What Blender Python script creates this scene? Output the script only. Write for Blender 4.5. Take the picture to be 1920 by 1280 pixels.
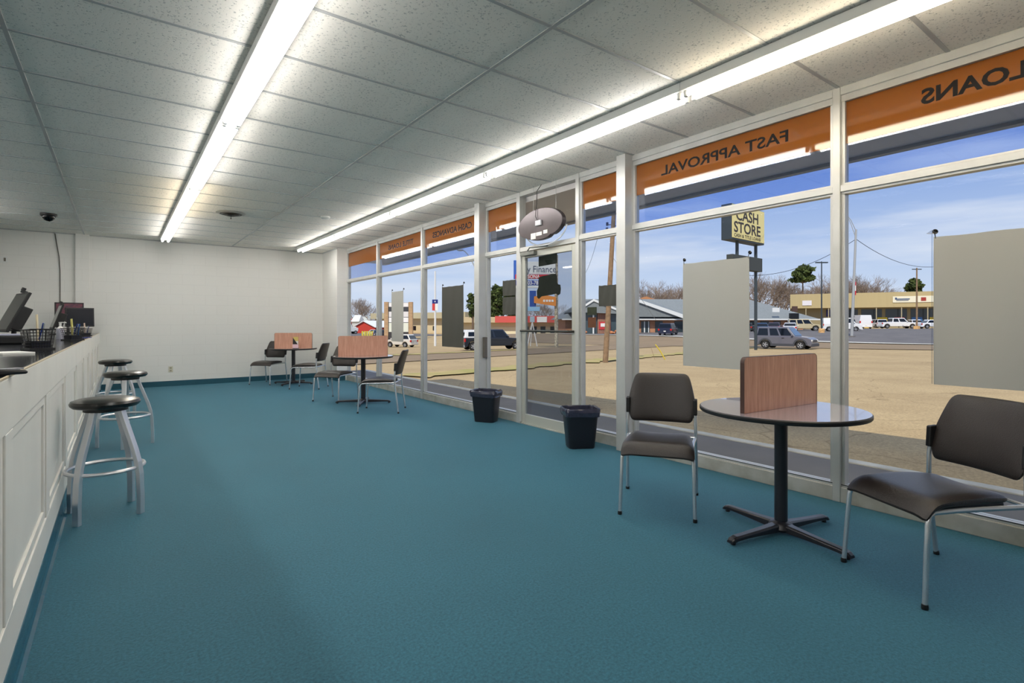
import bpy, math, random
from mathutils import Vector, Matrix
R = math.radians
rnd = random.Random(7)
for o in list(bpy.data.objects): bpy.data.objects.remove(o)
S = bpy.context.scene; C = S.collection

# ------------------------------------------------------------------ camera
EYE = 1.2405; FPX = 995.4; PSI = 0.6376; CY = 606.94
cam = bpy.data.cameras.new('camera'); co = bpy.data.objects.new('camera', cam); C.objects.link(co)
cam.sensor_width = 36; cam.lens = FPX/1920*36
cam.shift_y = (CY-640)/1920
co.location = (0, 0, EYE); co.rotation_euler = (R(90), 0, -PSI)
cam.clip_start = 0.05; cam.clip_end = 3000
S.camera = co
S.view_settings.view_transform = 'Standard'; S.view_settings.look = 'None'
S.view_settings.gamma = 1; S.view_settings.use_curve_mapping = False
S.view_settings.exposure = 0.42
try:
    S.cycles.max_bounces = 10; S.cycles.diffuse_bounces = 5; S.cycles.transparent_max_bounces = 24
    S.cycles.sample_clamp_indirect = 6
except Exception: pass

def lin(c):
    return tuple(((v/255)/12.92 if v/255 <= .04045 else ((v/255+.055)/1.055)**2.4) for v in c)

# ------------------------------------------------------------------ world
W = bpy.data.worlds.new('sky'); S.world = W; W.use_nodes = True
nt = W.node_tree; nt.nodes.clear()
def N(t, **k):
    n = nt.nodes.new(t)
    for a, b in k.items(): setattr(n, a, b)
    return n
def L(a, b): nt.links.new(a, b)
out = N('ShaderNodeOutputWorld'); bg = N('ShaderNodeBackground'); L(bg.outputs[0], out.inputs[0])
tc = N('ShaderNodeTexCoord'); sx = N('ShaderNodeSeparateXYZ'); L(tc.outputs['Generated'], sx.inputs[0])
rp = N('ShaderNodeValToRGB'); L(sx.outputs['Z'], rp.inputs[0])
cr = rp.color_ramp; cr.elements[0].position = 0.0; cr.elements[0].color = (*lin((190, 200, 216)), 1)
cr.elements[1].position = 1; cr.elements[1].color = (*lin((40, 85, 165)), 1)
for p, c in ((.08, (172, 188, 214)), (.2, (136, 160, 204)), (.36, (104, 134, 190)), (.6, (60, 105, 185))):
    e = cr.elements.new(p); e.color = (*lin(c), 1)
mp = N('ShaderNodeMapping'); mp.inputs['Scale'].default_value = (1.6, 1.6, 13)
mp.inputs['Rotation'].default_value = (0.06, -0.05, 0.3)
L(tc.outputs['Generated'], mp.inputs[0])
nz = N('ShaderNodeTexNoise'); nz.inputs['Scale'].default_value = 1.7; nz.inputs['Detail'].default_value = 5; nz.inputs['Roughness'].default_value = .52
L(mp.outputs[0], nz.inputs['Vector'])
cl = N('ShaderNodeValToRGB'); cl.color_ramp.elements[0].position = .43; cl.color_ramp.elements[1].position = .64
cl.color_ramp.elements[1].color = (.75, .75, .75, 1)
L(nz.outputs[0], cl.inputs[0])
mx = N('ShaderNodeMixRGB'); L(cl.outputs[0], mx.inputs[0]); L(rp.outputs[0], mx.inputs[1]); mx.inputs[2].default_value = (*lin((196, 204, 219)), 1)
hr = N('ShaderNodeValToRGB'); L(sx.outputs['Z'], hr.inputs[0])
hr.color_ramp.elements[0].position = .30; hr.color_ramp.elements[0].color = (0, 0, 0, 1); hr.color_ramp.elements[1].position = .46
e = hr.color_ramp.elements.new(.82); e.color = (1, 1, 1, 1); e = hr.color_ramp.elements.new(.97); e.color = (.1, .1, .1, 1)
xr = N('ShaderNodeValToRGB'); L(sx.outputs['X'], xr.inputs[0]); xr.color_ramp.elements[0].position = .05; xr.color_ramp.elements[1].position = .45
mu = N('ShaderNodeMixRGB', blend_type='MULTIPLY'); mu.inputs[0].default_value = 1; L(hr.outputs[0], mu.inputs[1]); L(xr.outputs[0], mu.inputs[2])
m2 = N('ShaderNodeMixRGB'); L(mu.outputs[0], m2.inputs[0]); L(mx.outputs[0], m2.inputs[1]); m2.inputs[2].default_value = (.62, .74, .95, 1)  # brighter high sky on the window side, out of view, added to light floor
L(m2.outputs[0], bg.inputs[0]); bg.inputs[1].default_value = 1.03

sd = Vector((3.1, 1.7, -3.75)).normalized()
sun = bpy.data.lights.new('sun', 'SUN'); sun.energy = 2.75; sun.angle = R(.55); sun.color = (1, .93, .82)
so = bpy.data.objects.new('sun', sun); C.objects.link(so); so.rotation_euler = sd.to_track_quat('-Z', 'Y').to_euler(); so.location = (-20, -12, 30)

# ------------------------------------------------------------------ materials
MC = {}
def mat(name, col, rough=.6, metal=0, noise=0, nscale=20, bump=0, bscale=200, spec=.5, sheen=0, col2=None, emit=0, coat=0, stretch=(1, 1, 1)):
    if name in MC: return MC[name]
    m = bpy.data.materials.new(name); m.use_nodes = True; t = m.node_tree; b = t.nodes['Principled BSDF']
    b.inputs['Base Color'].default_value = (*lin(col), 1); b.inputs['Roughness'].default_value = rough
    b.inputs['Metallic'].default_value = metal; b.inputs['Specular IOR Level'].default_value = spec
    if sheen: b.inputs['Sheen Weight'].default_value = sheen
    if coat: b.inputs['Coat Weight'].default_value = coat
    if noise or col2 or bump:
        tx = t.nodes.new('ShaderNodeTexCoord'); mpp = t.nodes.new('ShaderNodeMapping'); t.links.new(tx.outputs['Object'], mpp.inputs[0]); mpp.inputs['Scale'].default_value = stretch
    if noise or col2:
        n = t.nodes.new('ShaderNodeTexNoise'); n.inputs['Scale'].default_value = nscale; n.inputs['Detail'].default_value = 6
        t.links.new(mpp.outputs[0], n.inputs['Vector'])
        r = t.nodes.new('ShaderNodeValToRGB'); t.links.new(n.outputs[0], r.inputs[0])
        a = lin(col); k = lin(col2) if col2 else tuple(v*(1-noise) for v in a)
        r.color_ramp.elements[0].position = .35; r.color_ramp.elements[1].position = .65
        r.color_ramp.elements[0].color = (*k, 1); r.color_ramp.elements[1].color = (*a, 1)
        t.links.new(r.outputs[0], b.inputs['Base Color'])
    if bump:
        n = t.nodes.new('ShaderNodeTexNoise'); n.inputs['Scale'].default_value = bscale; n.inputs['Detail'].default_value = 3
        t.links.new(mpp.outputs[0], n.inputs['Vector'])
        bb = t.nodes.new('ShaderNodeBump'); bb.inputs['Strength'].default_value = bump; bb.inputs['Distance'].default_value = .01
        t.links.new(n.outputs[0], bb.inputs['Height']); t.links.new(bb.outputs[0], b.inputs['Normal'])
    if emit:
        b.inputs['Emission Color'].default_value = (*lin(col), 1); b.inputs['Emission Strength'].default_value = emit
    MC[name] = m; return m

def glassmat(name, tint, refl=1.0, rough=0.0):
    m = bpy.data.materials.new(name); m.use_nodes = True; t = m.node_tree; t.nodes.clear()
    o = t.nodes.new('ShaderNodeOutputMaterial'); mixs = t.nodes.new('ShaderNodeMixShader')
    tr = t.nodes.new('ShaderNodeBsdfTransparent'); tr.inputs[0].default_value = (*tint, 1)
    gl = t.nodes.new('ShaderNodeBsdfGlossy'); gl.inputs['Roughness'].default_value = rough
    g = t.nodes.new('ShaderNodeNewGeometry'); dp = t.nodes.new('ShaderNodeVectorMath'); dp.operation = 'DOT_PRODUCT'
    t.links.new(g.outputs['Incoming'], dp.inputs[0]); t.links.new(g.outputs['Normal'], dp.inputs[1])
    def M(op, a, b=None):
        n = t.nodes.new('ShaderNodeMath'); n.operation = op
        if hasattr(a, 'links'): t.links.new(a, n.inputs[0])
        else: n.inputs[0].default_value = a
        if b is not None:
            if hasattr(b, 'links'): t.links.new(b, n.inputs[1])
            else: n.inputs[1].default_value = b
        return n.outputs[0]
    c = M('ABSOLUTE', dp.outputs['Value']); k = M('SUBTRACT', 1.0, c); k = M('POWER', k, 5.0)
    k = M('MULTIPLY', k, .95); k = M('ADD', k, .04); k = M('MULTIPLY', k, refl)
    t.links.new(k, mixs.inputs[0]); t.links.new(tr.outputs[0], mixs.inputs[1]); t.links.new(gl.outputs[0], mixs.inputs[2])
    t.links.new(mixs.outputs[0], o.inputs[0]); return m

def emis(name, col, s):
    m = bpy.data.materials.new(name); m.use_nodes = True; t = m.node_tree; t.nodes.clear()
    o = t.nodes.new('ShaderNodeOutputMaterial'); e = t.nodes.new('ShaderNodeEmission'); e.inputs[0].default_value = (*col, 1); e.inputs[1].default_value = s
    t.links.new(e.outputs[0], o.inputs[0]); return m

def wallmat():
    m = bpy.data.materials.new('painted_block'); m.use_nodes = True; t = m.node_tree; b = t.nodes['Principled BSDF']
    b.inputs['Base Color'].default_value = (*lin((228, 227, 222)), 1); b.inputs['Roughness'].default_value = .55
    g = t.nodes.new('ShaderNodeNewGeometry'); s = t.nodes.new('ShaderNodeSeparateXYZ'); t.links.new(g.outputs['Position'], s.inputs[0])
    ad = t.nodes.new('ShaderNodeMath'); t.links.new(s.outputs[0], ad.inputs[0]); t.links.new(s.outputs[1], ad.inputs[1])
    cb = t.nodes.new('ShaderNodeCombineXYZ'); t.links.new(ad.outputs[0], cb.inputs[0]); t.links.new(s.outputs[2], cb.inputs[1])
    br = t.nodes.new('ShaderNodeTexBrick'); t.links.new(cb.outputs[0], br.inputs['Vector'])
    br.inputs['Scale'].default_value = 1; br.inputs['Brick Width'].default_value = .406; br.inputs['Row Height'].default_value = .203
    br.inputs['Mortar Size'].default_value = .006; br.inputs['Mortar Smooth'].default_value = .6
    bu = t.nodes.new('ShaderNodeBump'); bu.invert = True; bu.inputs['Strength'].default_value = .18; bu.inputs['Distance'].default_value = .004
    t.links.new(br.outputs['Fac'], bu.inputs['Height']); t.links.new(bu.outputs[0], b.inputs['Normal'])
    mm = t.nodes.new('ShaderNodeMixRGB'); t.links.new(br.outputs['Fac'], mm.inputs[0]); mm.inputs[1].default_value = (*lin((229, 228, 223)), 1); mm.inputs[2].default_value = (*lin((224, 223, 218)), 1)
    t.links.new(mm.outputs[0], b.inputs['Base Color'])
    return m

def tilemat():
    m = bpy.data.materials.new('ceiling_tile'); m.use_nodes = True; t = m.node_tree; b = t.nodes['Principled BSDF']
    b.inputs['Roughness'].default_value = .9
    g = t.nodes.new('ShaderNodeNewGeometry')
    v = t.nodes.new('ShaderNodeTexNoise'); v.inputs['Scale'].default_value = 75; v.inputs['Detail'].default_value = 3; v.inputs['Roughness'].default_value = .6
    t.links.new(g.outputs['Position'], v.inputs['Vector'])
    r = t.nodes.new('ShaderNodeValToRGB'); t.links.new(v.outputs[0], r.inputs[0])
    r.color_ramp.elements[0].position = .33; r.color_ramp.elements[0].color = (*lin((186, 185, 180)), 1)
    r.color_ramp.elements[1].position = .42; r.color_ramp.elements[1].color = (*lin((243, 239, 230)), 1)
    t.links.new(r.outputs[0], b.inputs['Base Color'])
    bu = t.nodes.new('ShaderNodeBump'); bu.inputs['Strength'].default_value = .5; bu.inputs['Distance'].default_value = .004
    t.links.new(r.outputs[0], bu.inputs['Height']); t.links.new(bu.outputs[0], b.inputs['Normal'])
    return m

def carpetmat():
    m = bpy.data.materials.new('carpet'); m.use_nodes = True; t = m.node_tree; b = t.nodes['Principled BSDF']
    b.inputs['Roughness'].default_value = .68; b.inputs['Specular IOR Level'].default_value = .6; b.inputs['Specular Tint'].default_value = (.45, .85, 1, 1); b.inputs['Sheen Weight'].default_value = .45; b.inputs['Sheen Roughness'].default_value = .3
    b.inputs['Sheen Tint'].default_value = (*lin((150, 215, 245)), 1)
    g = t.nodes.new('ShaderNodeNewGeometry')
    n1 = t.nodes.new('ShaderNodeTexNoise'); n1.inputs['Scale'].default_value = 85; n1.inputs['Detail'].default_value = 7; n1.inputs['Roughness'].default_value = .8
    n2 = t.nodes.new('ShaderNodeTexNoise'); n2.inputs['Scale'].default_value = 1.3; n2.inputs['Detail'].default_value = 5
    for n in (n1, n2): t.links.new(g.outputs['Position'], n.inputs['Vector'])
    r = t.nodes.new('ShaderNodeValToRGB'); t.links.new(n1.outputs[0], r.inputs[0])
    r.color_ramp.elements[0].position = .3; r.color_ramp.elements[0].color = (*lin((14, 50, 62)), 1)
    r.color_ramp.elements[1].position = .7; r.color_ramp.elements[1].color = (*lin((60, 122, 142)), 1)
    mm = t.nodes.new('ShaderNodeMixRGB'); mm.blend_type = 'MULTIPLY'; mm.inputs[0].default_value = .35
    t.links.new(r.outputs[0], mm.inputs[1]); t.links.new(n2.outputs[0], mm.inputs[2])
    t.links.new(mm.outputs[0], b.inputs['Base Color'])
    bu = t.nodes.new('ShaderNodeBump'); bu.inputs['Strength'].default_value = .6; bu.inputs['Distance'].default_value = .005
    t.links.new(n1.outputs[0], bu.inputs['Height']); t.links.new(bu.outputs[0], b.inputs['Normal'])
    return m

def woodmat(name, c1, c2, rough=.35):
    m = bpy.data.materials.new(name); m.use_nodes = True; t = m.node_tree; b = t.nodes['Principled BSDF']
    b.inputs['Roughness'].default_value = rough
    tx = t.nodes.new('ShaderNodeTexCoord'); mpp = t.nodes.new('ShaderNodeMapping'); t.links.new(tx.outputs['Object'], mpp.inputs[0]); mpp.inputs['Scale'].default_value = (22, 22, 1.6)
    n = t.nodes.new('ShaderNodeTexNoise'); n.inputs['Scale'].default_value = 3; n.inputs['Detail'].default_value = 8; n.inputs['Roughness'].default_value = .65
    t.links.new(mpp.outputs[0], n.inputs['Vector'])
    r = t.nodes.new('ShaderNodeValToRGB'); t.links.new(n.outputs[0], r.inputs[0])
    r.color_ramp.elements[0].position = .3; r.color_ramp.elements[0].color = (*lin(c2), 1); r.color_ramp.elements[1].position = .7; r.color_ramp.elements[1].color = (*lin(c1), 1)
    t.links.new(r.outputs[0], b.inputs['Base Color']); return m

def lotmat(name, c1, c2, crack=True, s=1.0):
    m = bpy.data.materials.new(name); m.use_nodes = True; t = m.node_tree; b = t.nodes['Principled BSDF']; b.inputs['Roughness'].default_value = .9
    b.inputs['Specular IOR Level'].default_value = .2
    g = t.nodes.new('ShaderNodeNewGeometry')
    n = t.nodes.new('ShaderNodeTexNoise'); n.inputs['Scale'].default_value = .35*s; n.inputs['Detail'].default_value = 12; n.inputs['Roughness'].default_value = .75
    t.links.new(g.outputs['Position'], n.inputs['Vector'])
    r = t.nodes.new('ShaderNodeValToRGB'); t.links.new(n.outputs[0], r.inputs[0])
    r.color_ramp.elements[0].position = .3; r.color_ramp.elements[0].color = (*lin(c2), 1); r.color_ramp.elements[1].position = .65; r.color_ramp.elements[1].color = (*lin(c1), 1)
    sp = t.nodes.new('ShaderNodeTexNoise'); sp.inputs['Scale'].default_value = 28; sp.inputs['Detail'].default_value = 4; sp.inputs['Roughness'].default_value = .8
    t.links.new(g.outputs['Position'], sp.inputs['Vector'])
    r2 = t.nodes.new('ShaderNodeValToRGB'); t.links.new(sp.outputs[0], r2.inputs[0]); r2.color_ramp.elements[0].position = .3; r2.color_ramp.elements[0].color = (.55, .55, .55, 1); r2.color_ramp.elements[1].position = .62
    mm = t.nodes.new('ShaderNodeMixRGB'); mm.blend_type = 'MULTIPLY'; mm.inputs[0].default_value = 1; t.links.new(r.outputs[0], mm.inputs[1]); t.links.new(r2.outputs[0], mm.inputs[2])
    last = mm.outputs[0]
    if crack:
        nw = t.nodes.new('ShaderNodeTexNoise'); nw.inputs['Scale'].default_value = .8; t.links.new(g.outputs['Position'], nw.inputs['Vector'])
        ad = t.nodes.new('ShaderNodeMixRGB'); ad.blend_type = 'ADD'; ad.inputs[0].default_value = 1.2; t.links.new(g.outputs['Position'], ad.inputs[1]); t.links.new(nw.outputs['Color'], ad.inputs[2])
        v = t.nodes.new('ShaderNodeTexVoronoi'); v.feature = 'DISTANCE_TO_EDGE'; v.inputs['Scale'].default_value = .42; t.links.new(ad.outputs[0], v.inputs['Vector'])
        r3 = t.nodes.new('ShaderNodeValToRGB'); t.links.new(v.outputs['Distance'], r3.inputs[0]); r3.color_ramp.elements[0].color = (.68, .66, .64, 1); r3.color_ramp.elements[0].position = .001; r3.color_ramp.elements[1].position = .008
        m3 = t.nodes.new('ShaderNodeMixRGB'); m3.blend_type = 'MULTIPLY'; m3.inputs[0].default_value = 1; t.links.new(last, m3.inputs[1]); t.links.new(r3.outputs[0], m3.inputs[2]); last = m3.outputs[0]
    t.links.new(last, b.inputs['Base Color']); return m

def brickmat(name, c1, c2):
    m = bpy.data.materials.new(name); m.use_nodes = True; t = m.node_tree; b = t.nodes['Principled BSDF']; b.inputs['Roughness'].default_value = .85
    g = t.nodes.new('ShaderNodeNewGeometry'); s = t.nodes.new('ShaderNodeSeparateXYZ'); t.links.new(g.outputs['Position'], s.inputs[0])
    ad = t.nodes.new('ShaderNodeMath'); t.links.new(s.outputs[0], ad.inputs[0]); t.links.new(s.outputs[1], ad.inputs[1])
    cb = t.nodes.new('ShaderNodeCombineXYZ'); t.links.new(ad.outputs[0], cb.inputs[0]); t.links.new(s.outputs[2], cb.inputs[1])
    br = t.nodes.new('ShaderNodeTexBrick'); t.links.new(cb.outputs[0], br.inputs['Vector']); br.inputs['Scale'].default_value = 3
    br.inputs['Color1'].default_value = (*lin(c1), 1); br.inputs['Color2'].default_value = (*lin(c2), 1); br.inputs['Mortar'].default_value = (*lin((190, 170, 150)), 1)
    t.links.new(br.outputs['Color'], b.inputs['Base Color']); return m

def filmmat():
    m = bpy.data.materials.new('orange_film'); m.use_nodes = True; t = m.node_tree; b = t.nodes['Principled BSDF']
    b.inputs['Base Color'].default_value = (*lin((168, 104, 44)), 1); b.inputs['Roughness'].default_value = .04; b.inputs['Specular IOR Level'].default_value = .9
    tr = t.nodes.new('ShaderNodeBsdfTranslucent'); tr.inputs[0].default_value = (*lin((190, 120, 56)), 1)
    mx_ = t.nodes.new('ShaderNodeMixShader'); mx_.inputs[0].default_value = .45
    t.links.new(b.outputs[0], mx_.inputs[1]); t.links.new(tr.outputs[0], mx_.inputs[2]); t.links.new(mx_.outputs[0], t.nodes['Material Output'].inputs[0]); return m
M_wall = wallmat(); M_tile = tilemat(); M_carpet = carpetmat()
M_grid = mat('grid_metal', (176, 177, 176), .35, 0)
M_frame = mat('aluminium_frame', (196, 197, 194), .38, .35, noise=.08, nscale=6)
M_framedk = mat('frame_gasket', (60, 62, 66), .6)
M_sill = mat('sill_paint', (178, 180, 176), .5, .1, col2=(150, 148, 138), nscale=5)
M_glass = glassmat('clear_glass', (.965, .97, .965), .012)
M_tint = glassmat('tinted_transom_glass', (.72, .80, .96), 1.5)
M_film = filmmat()
M_letter = mat('sign_lettering', (20, 16, 15), .6, spec=.2)
M_white = mat('white_enamel', (225, 226, 222), .4)
M_cnt = mat('counter_paint', (222, 220, 212), .45, noise=.06, nscale=3)
M_top = mat('counter_laminate', (26, 30, 34), .12, noise=.3, nscale=40)
M_toptrim = mat('counter_trim', (196, 180, 150), .5)
M_base = mat('teal_base', (34, 82, 98), .35)
M_black = mat('black_plastic', (16, 16, 18), .45)
M_blackg = mat('black_gloss', (10, 10, 12), .15)
M_vinyl = mat('brown_vinyl', (36, 30, 28), .3, bump=.25, bscale=260)
M_stoolv = mat('black_vinyl', (26, 25, 23), .25)
M_chrome = mat('silver_tube', (212, 216, 220), .26, .75)
M_alu = mat('brushed_silver', (214, 216, 220), .34, .75)
M_tabletop = mat('table_laminate', (190, 180, 190), .12, noise=.08, nscale=8, coat=1)
M_edge = mat('table_edge', (38, 36, 36), .4)
M_iron = mat('black_cast_iron', (34, 33, 38), .32)
M_wood = woodmat('divider_laminate', (212, 164, 142), (178, 128, 106), .3)
def papermat(name, c, k):
    m = bpy.data.materials.new(name); m.use_nodes = True; t = m.node_tree; b = t.nodes['Principled BSDF']; b.inputs['Base Color'].default_value = (*lin(c), 1); b.inputs['Roughness'].default_value = .8
    tr = t.nodes.new('ShaderNodeBsdfTranslucent'); tr.inputs[0].default_value = (*lin(c), 1); q = t.nodes.new('ShaderNodeMixShader'); q.inputs[0].default_value = k
    t.links.new(b.outputs[0], q.inputs[1]); t.links.new(tr.outputs[0], q.inputs[2]); t.links.new(q.outputs[0], t.nodes['Material Output'].inputs[0]); return m
M_paperg = papermat('grey_poster_back', (200, 200, 194), .35)
M_paperd = mat('charcoal_poster_back', (66, 66, 60), .8)
M_paper = mat('white_paper', (235, 234, 228), .7)
M_bag = mat('bin_liner', (58, 60, 78), .22, noise=.3, nscale=30)
M_binp = mat('bin_plastic', (20, 21, 30), .38)
M_beige = mat('beige_plate', (200, 196, 176), .5)
M_tubeC = emis('tube_cool', (1.0, .962, .92), 20)
M_tubeW = emis('tube_warm', (1.0, .86, .66), 20)
M_clear = glassmat('clear_acrylic', (.85, .87, .9), 1)
M_blue = mat('blue_plastic', (22, 40, 120), .4)
M_soffit = mat('soffit_panel', (232, 226, 226), .7)
M_fascia = mat('fascia_metal', (190, 184, 180), .6)
M_conc = mat('walkway_concrete', (122, 117, 112), .85, noise=.18, nscale=1.2)
M_curb = mat('curb_paint', (214, 210, 196), .8, noise=.25, nscale=4)
M_lot = lotmat('sandy_asphalt', (204, 178, 132), (180, 154, 112))
M_lotn = lotmat('near_asphalt', (182, 160, 124), (150, 132, 104))
M_road = lotmat('road_surface', (164, 142, 112), (146, 126, 100), False)
M_far = lotmat('grey_asphalt', (128, 124, 122), (106, 104, 104), False)
M_grass = mat('verge_grass', (158, 150, 78), .95, col2=(186, 162, 108), nscale=1.2)
M_glassdk = mat('car_glass', (18, 24, 32), .08)
M_tyre = mat('tyre', (28, 28, 28), .8)
M_rim = mat('wheel_rim', (190, 190, 192), .35, .5)
M_bark = mat('bare_branch', (118, 102, 90), .9, col2=(150, 134, 118), nscale=.3)
M_pine = mat('pine_foliage', (84, 98, 42), .9, col2=(52, 66, 32), nscale=.8)
M_trunk = mat('trunk', (110, 92, 76), .9)
M_timber = mat('weathered_pole', (150, 122, 92), .85, noise=.3, nscale=6)
M_dark = mat('dark_interior', (30, 34, 38), .3)
M_steel = mat('galvanised_pole', (176, 178, 176), .45, .3)
M_darkpole = mat('dark_pole', (52, 62, 68), .5)

# ------------------------------------------------------------------ mesh helpers
class MB:
    def __init__(s): s.v = []; s.f = []; s.mi = []; s.m = 0; s.T = None
    def add(s, vs, fs):
        n = len(s.v)
        if s.T is not None: vs = [s.T @ Vector(v) for v in vs]
        s.v += [tuple(v) for v in vs]; s.f += [tuple(i+n for i in f) for f in fs]; s.mi += [s.m]*len(fs)
        return s
    def box(s, x0, x1, y0, y1, z0, z1):
        if x0 > x1: x0, x1 = x1, x0
        if y0 > y1: y0, y1 = y1, y0
        if z0 > z1: z0, z1 = z1, z0
        return s.add([(x0,y0,z0),(x1,y0,z0),(x1,y1,z0),(x0,y1,z0),(x0,y0,z1),(x1,y0,z1),(x1,y1,z1),(x0,y1,z1)],
              [(0,3,2,1),(4,5,6,7),(0,1,5,4),(1,2,6,5),(2,3,7,6),(3,0,4,7)])
    def tube(s, pts, r, seg=8, caps=True):
        pts = [Vector(p) for p in pts]; n = len(pts); rs = r if isinstance(r, (list, tuple)) else [r]*n
        vs = []; prev = None
        for i, p in enumerate(pts):
            d = (pts[min(i+1, n-1)]-pts[max(i-1, 0)]).normalized()
            if prev is None:
                a = Vector((0, 0, 1)) if abs(d.z) < .9 else Vector((1, 0, 0)); u = d.cross(a).normalized()
            else:
                u = (prev-d*prev.dot(d)).normalized()
            prev = u; w = d.cross(u)
            for k in range(seg):
                t = 2*math.pi*k/seg; vs.append(p+(u*math.cos(t)+w*math.sin(t))*rs[i])
        fs = []
        for i in range(n-1):
            for k in range(seg):
                a = i*seg+k; b = i*seg+(k+1) % seg; fs.append((a, b, b+seg, a+seg))
        if caps: fs.append(tuple(range(seg))[::-1]); fs.append(tuple(range((n-1)*seg, n*seg)))
        return s.add(vs, fs)
    def lathe(s, prof, c=(0, 0, 0), seg=24, sy=1.0):
        vs = []; fs = []; n = len(prof)
        for r, z in prof:
            for k in range(seg):
                t = 2*math.pi*k/seg; vs.append((c[0]+r*math.cos(t), c[1]+r*math.sin(t)*sy, c[2]+z))
        for i in range(n-1):
            for k in range(seg):
                a = i*seg+k; b = i*seg+(k+1) % seg; fs.append((a, b, b+seg, a+seg))
        fs.append(tuple(range(seg))[::-1]); fs.append(tuple(range((n-1)*seg, n*seg)))
        return s.add(vs, fs)
    def prism(s, poly, w0, w1, axis='y'):
        # poly: list of 2D points; axis y -> (x,z), axis x -> (y,z), axis z -> (x,y)
        def P(a, b, w): return {'y': (a, w, b), 'x': (w, a, b), 'z': (a, b, w)}[axis]
        n = len(poly); vs = [P(a, b, w0) for a, b in poly]+[P(a, b, w1) for a, b in poly]
        fs = [tuple(range(n))[::-1], tuple(range(n, 2*n))]+[(i, (i+1) % n, n+(i+1) % n, n+i) for i in range(n)]
        return s.add(vs, fs)
    def loft(s, ra, rb, caps=True):
        n = len(ra); fs = [(i, (i+1) % n, n+(i+1) % n, n+i) for i in range(n)]
        if caps: fs += [tuple(range(n))[::-1], tuple(range(n, 2*n))]
        return s.add(list(ra)+list(rb), fs)
    def text(s, body, size, fn, ex=.002, bold=0, sx=1.0, align='LEFT'):
        c = bpy.data.curves.new('t', 'FONT'); c.body = body; c.size = size; c.extrude = ex; c.offset = bold; c.align_x = align; c.resolution_u = 3
        o = bpy.data.objects.new('t', c); C.objects.link(o)
        dg = bpy.context.evaluated_depsgraph_get(); me = bpy.data.meshes.new_from_object(o.evaluated_get(dg))
        s.add([fn(v.co.x*sx, v.co.y, v.co.z) for v in me.vertices], [tuple(p.vertices) for p in me.polygons])
        bpy.data.objects.remove(o); bpy.data.curves.remove(c); bpy.data.meshes.remove(me); return s
    def build(s, name, mats, parent=None, smooth=False, bevel=0, bseg=2, loc=None, recalc=True, subsurf=0):
        me = bpy.data.meshes.new(name); me.from_pydata([tuple(v) for v in s.v], [], s.f)
        if not isinstance(mats, (list, tuple)): mats = [mats]
        for m in mats: me.materials.append(m)
        for p, i in zip(me.polygons, s.mi): p.material_index = min(i, len(mats)-1)
        if recalc:
            import bmesh
            b = bmesh.new(); b.from_mesh(me); bmesh.ops.recalc_face_normals(b, faces=b.faces); b.to_mesh(me); b.free()
        o = bpy.data.objects.new(name, me); C.objects.link(o)
        if smooth:
            me.polygons.foreach_set('use_smooth', [True]*len(me.polygons))
            try: me.set_sharp_from_angle(angle=R(42))
            except Exception: pass
        if bevel:
            bm = o.modifiers.new('b', 'BEVEL'); bm.width = bevel; bm.segments = bseg; bm.limit_method = 'ANGLE'; bm.angle_limit = R(35)
        if subsurf:
            ss = o.modifiers.new('s', 'SUBSURF'); ss.levels = subsurf; ss.render_levels = subsurf
        if parent: o.parent = parent
        if loc: o.location = loc
        return o

def tag(o, label=None, cat=None, group=None, kind=None):
    if label: o['label'] = label
    if cat: o['category'] = cat
    if group: o['group'] = group
    if kind: o['kind'] = kind
    return o
def empty(name, loc=(0, 0, 0), rz=0, label=None, cat=None, group=None, kind=None):
    o = bpy.data.objects.new(name, None); C.objects.link(o); o.location = loc; o.rotation_euler = (0, 0, rz); o.empty_display_size = .1
    return tag(o, label, cat, group, kind)
def struct(name, mb, m, label=None, **k): return tag(mb.build(name, m, **k), label, None, None, 'structure')
def copy_tree(o, parent=None):
    c = o.copy(); C.objects.link(c); c.parent = parent
    for ch in list(o.children): copy_tree(ch, c)
    return c
def smooth01(a, b, x):
    t = max(0., min(1., (x-a)/(b-a))); return t*t*(3-2*t)

# ------------------------------------------------------------------ outdoor ground shape
def terr(x, y):
    z = -.14-.0045*max(0, min(x, 60))-.021*max(0, min(y, 60))
    s = x+.5*y; rise = 1.1*smooth01(68, 92, s)+.013*max(0, min(s, 140)-92)
    return z+rise*(1-smooth01(70, 110, y))
FW = Vector((math.sin(PSI), math.cos(PSI), 0)); RT = Vector((math.cos(PSI), -math.sin(PSI), 0))
def at(u, depth):              # point on the ground at that bearing and distance ahead
    p = FW*depth+RT*((u-960)/FPX*depth); return Vector((p.x, p.y, terr(p.x, p.y)))
def hz(v, depth): return EYE-(v-CY)/FPX*depth      # height for a row at that distance
def head(t): # heading angle: t degrees turned from screen right towards the viewer
    d = RT*math.cos(R(t))-FW*math.sin(R(t)); return math.atan2(d.y, d.x)

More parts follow.
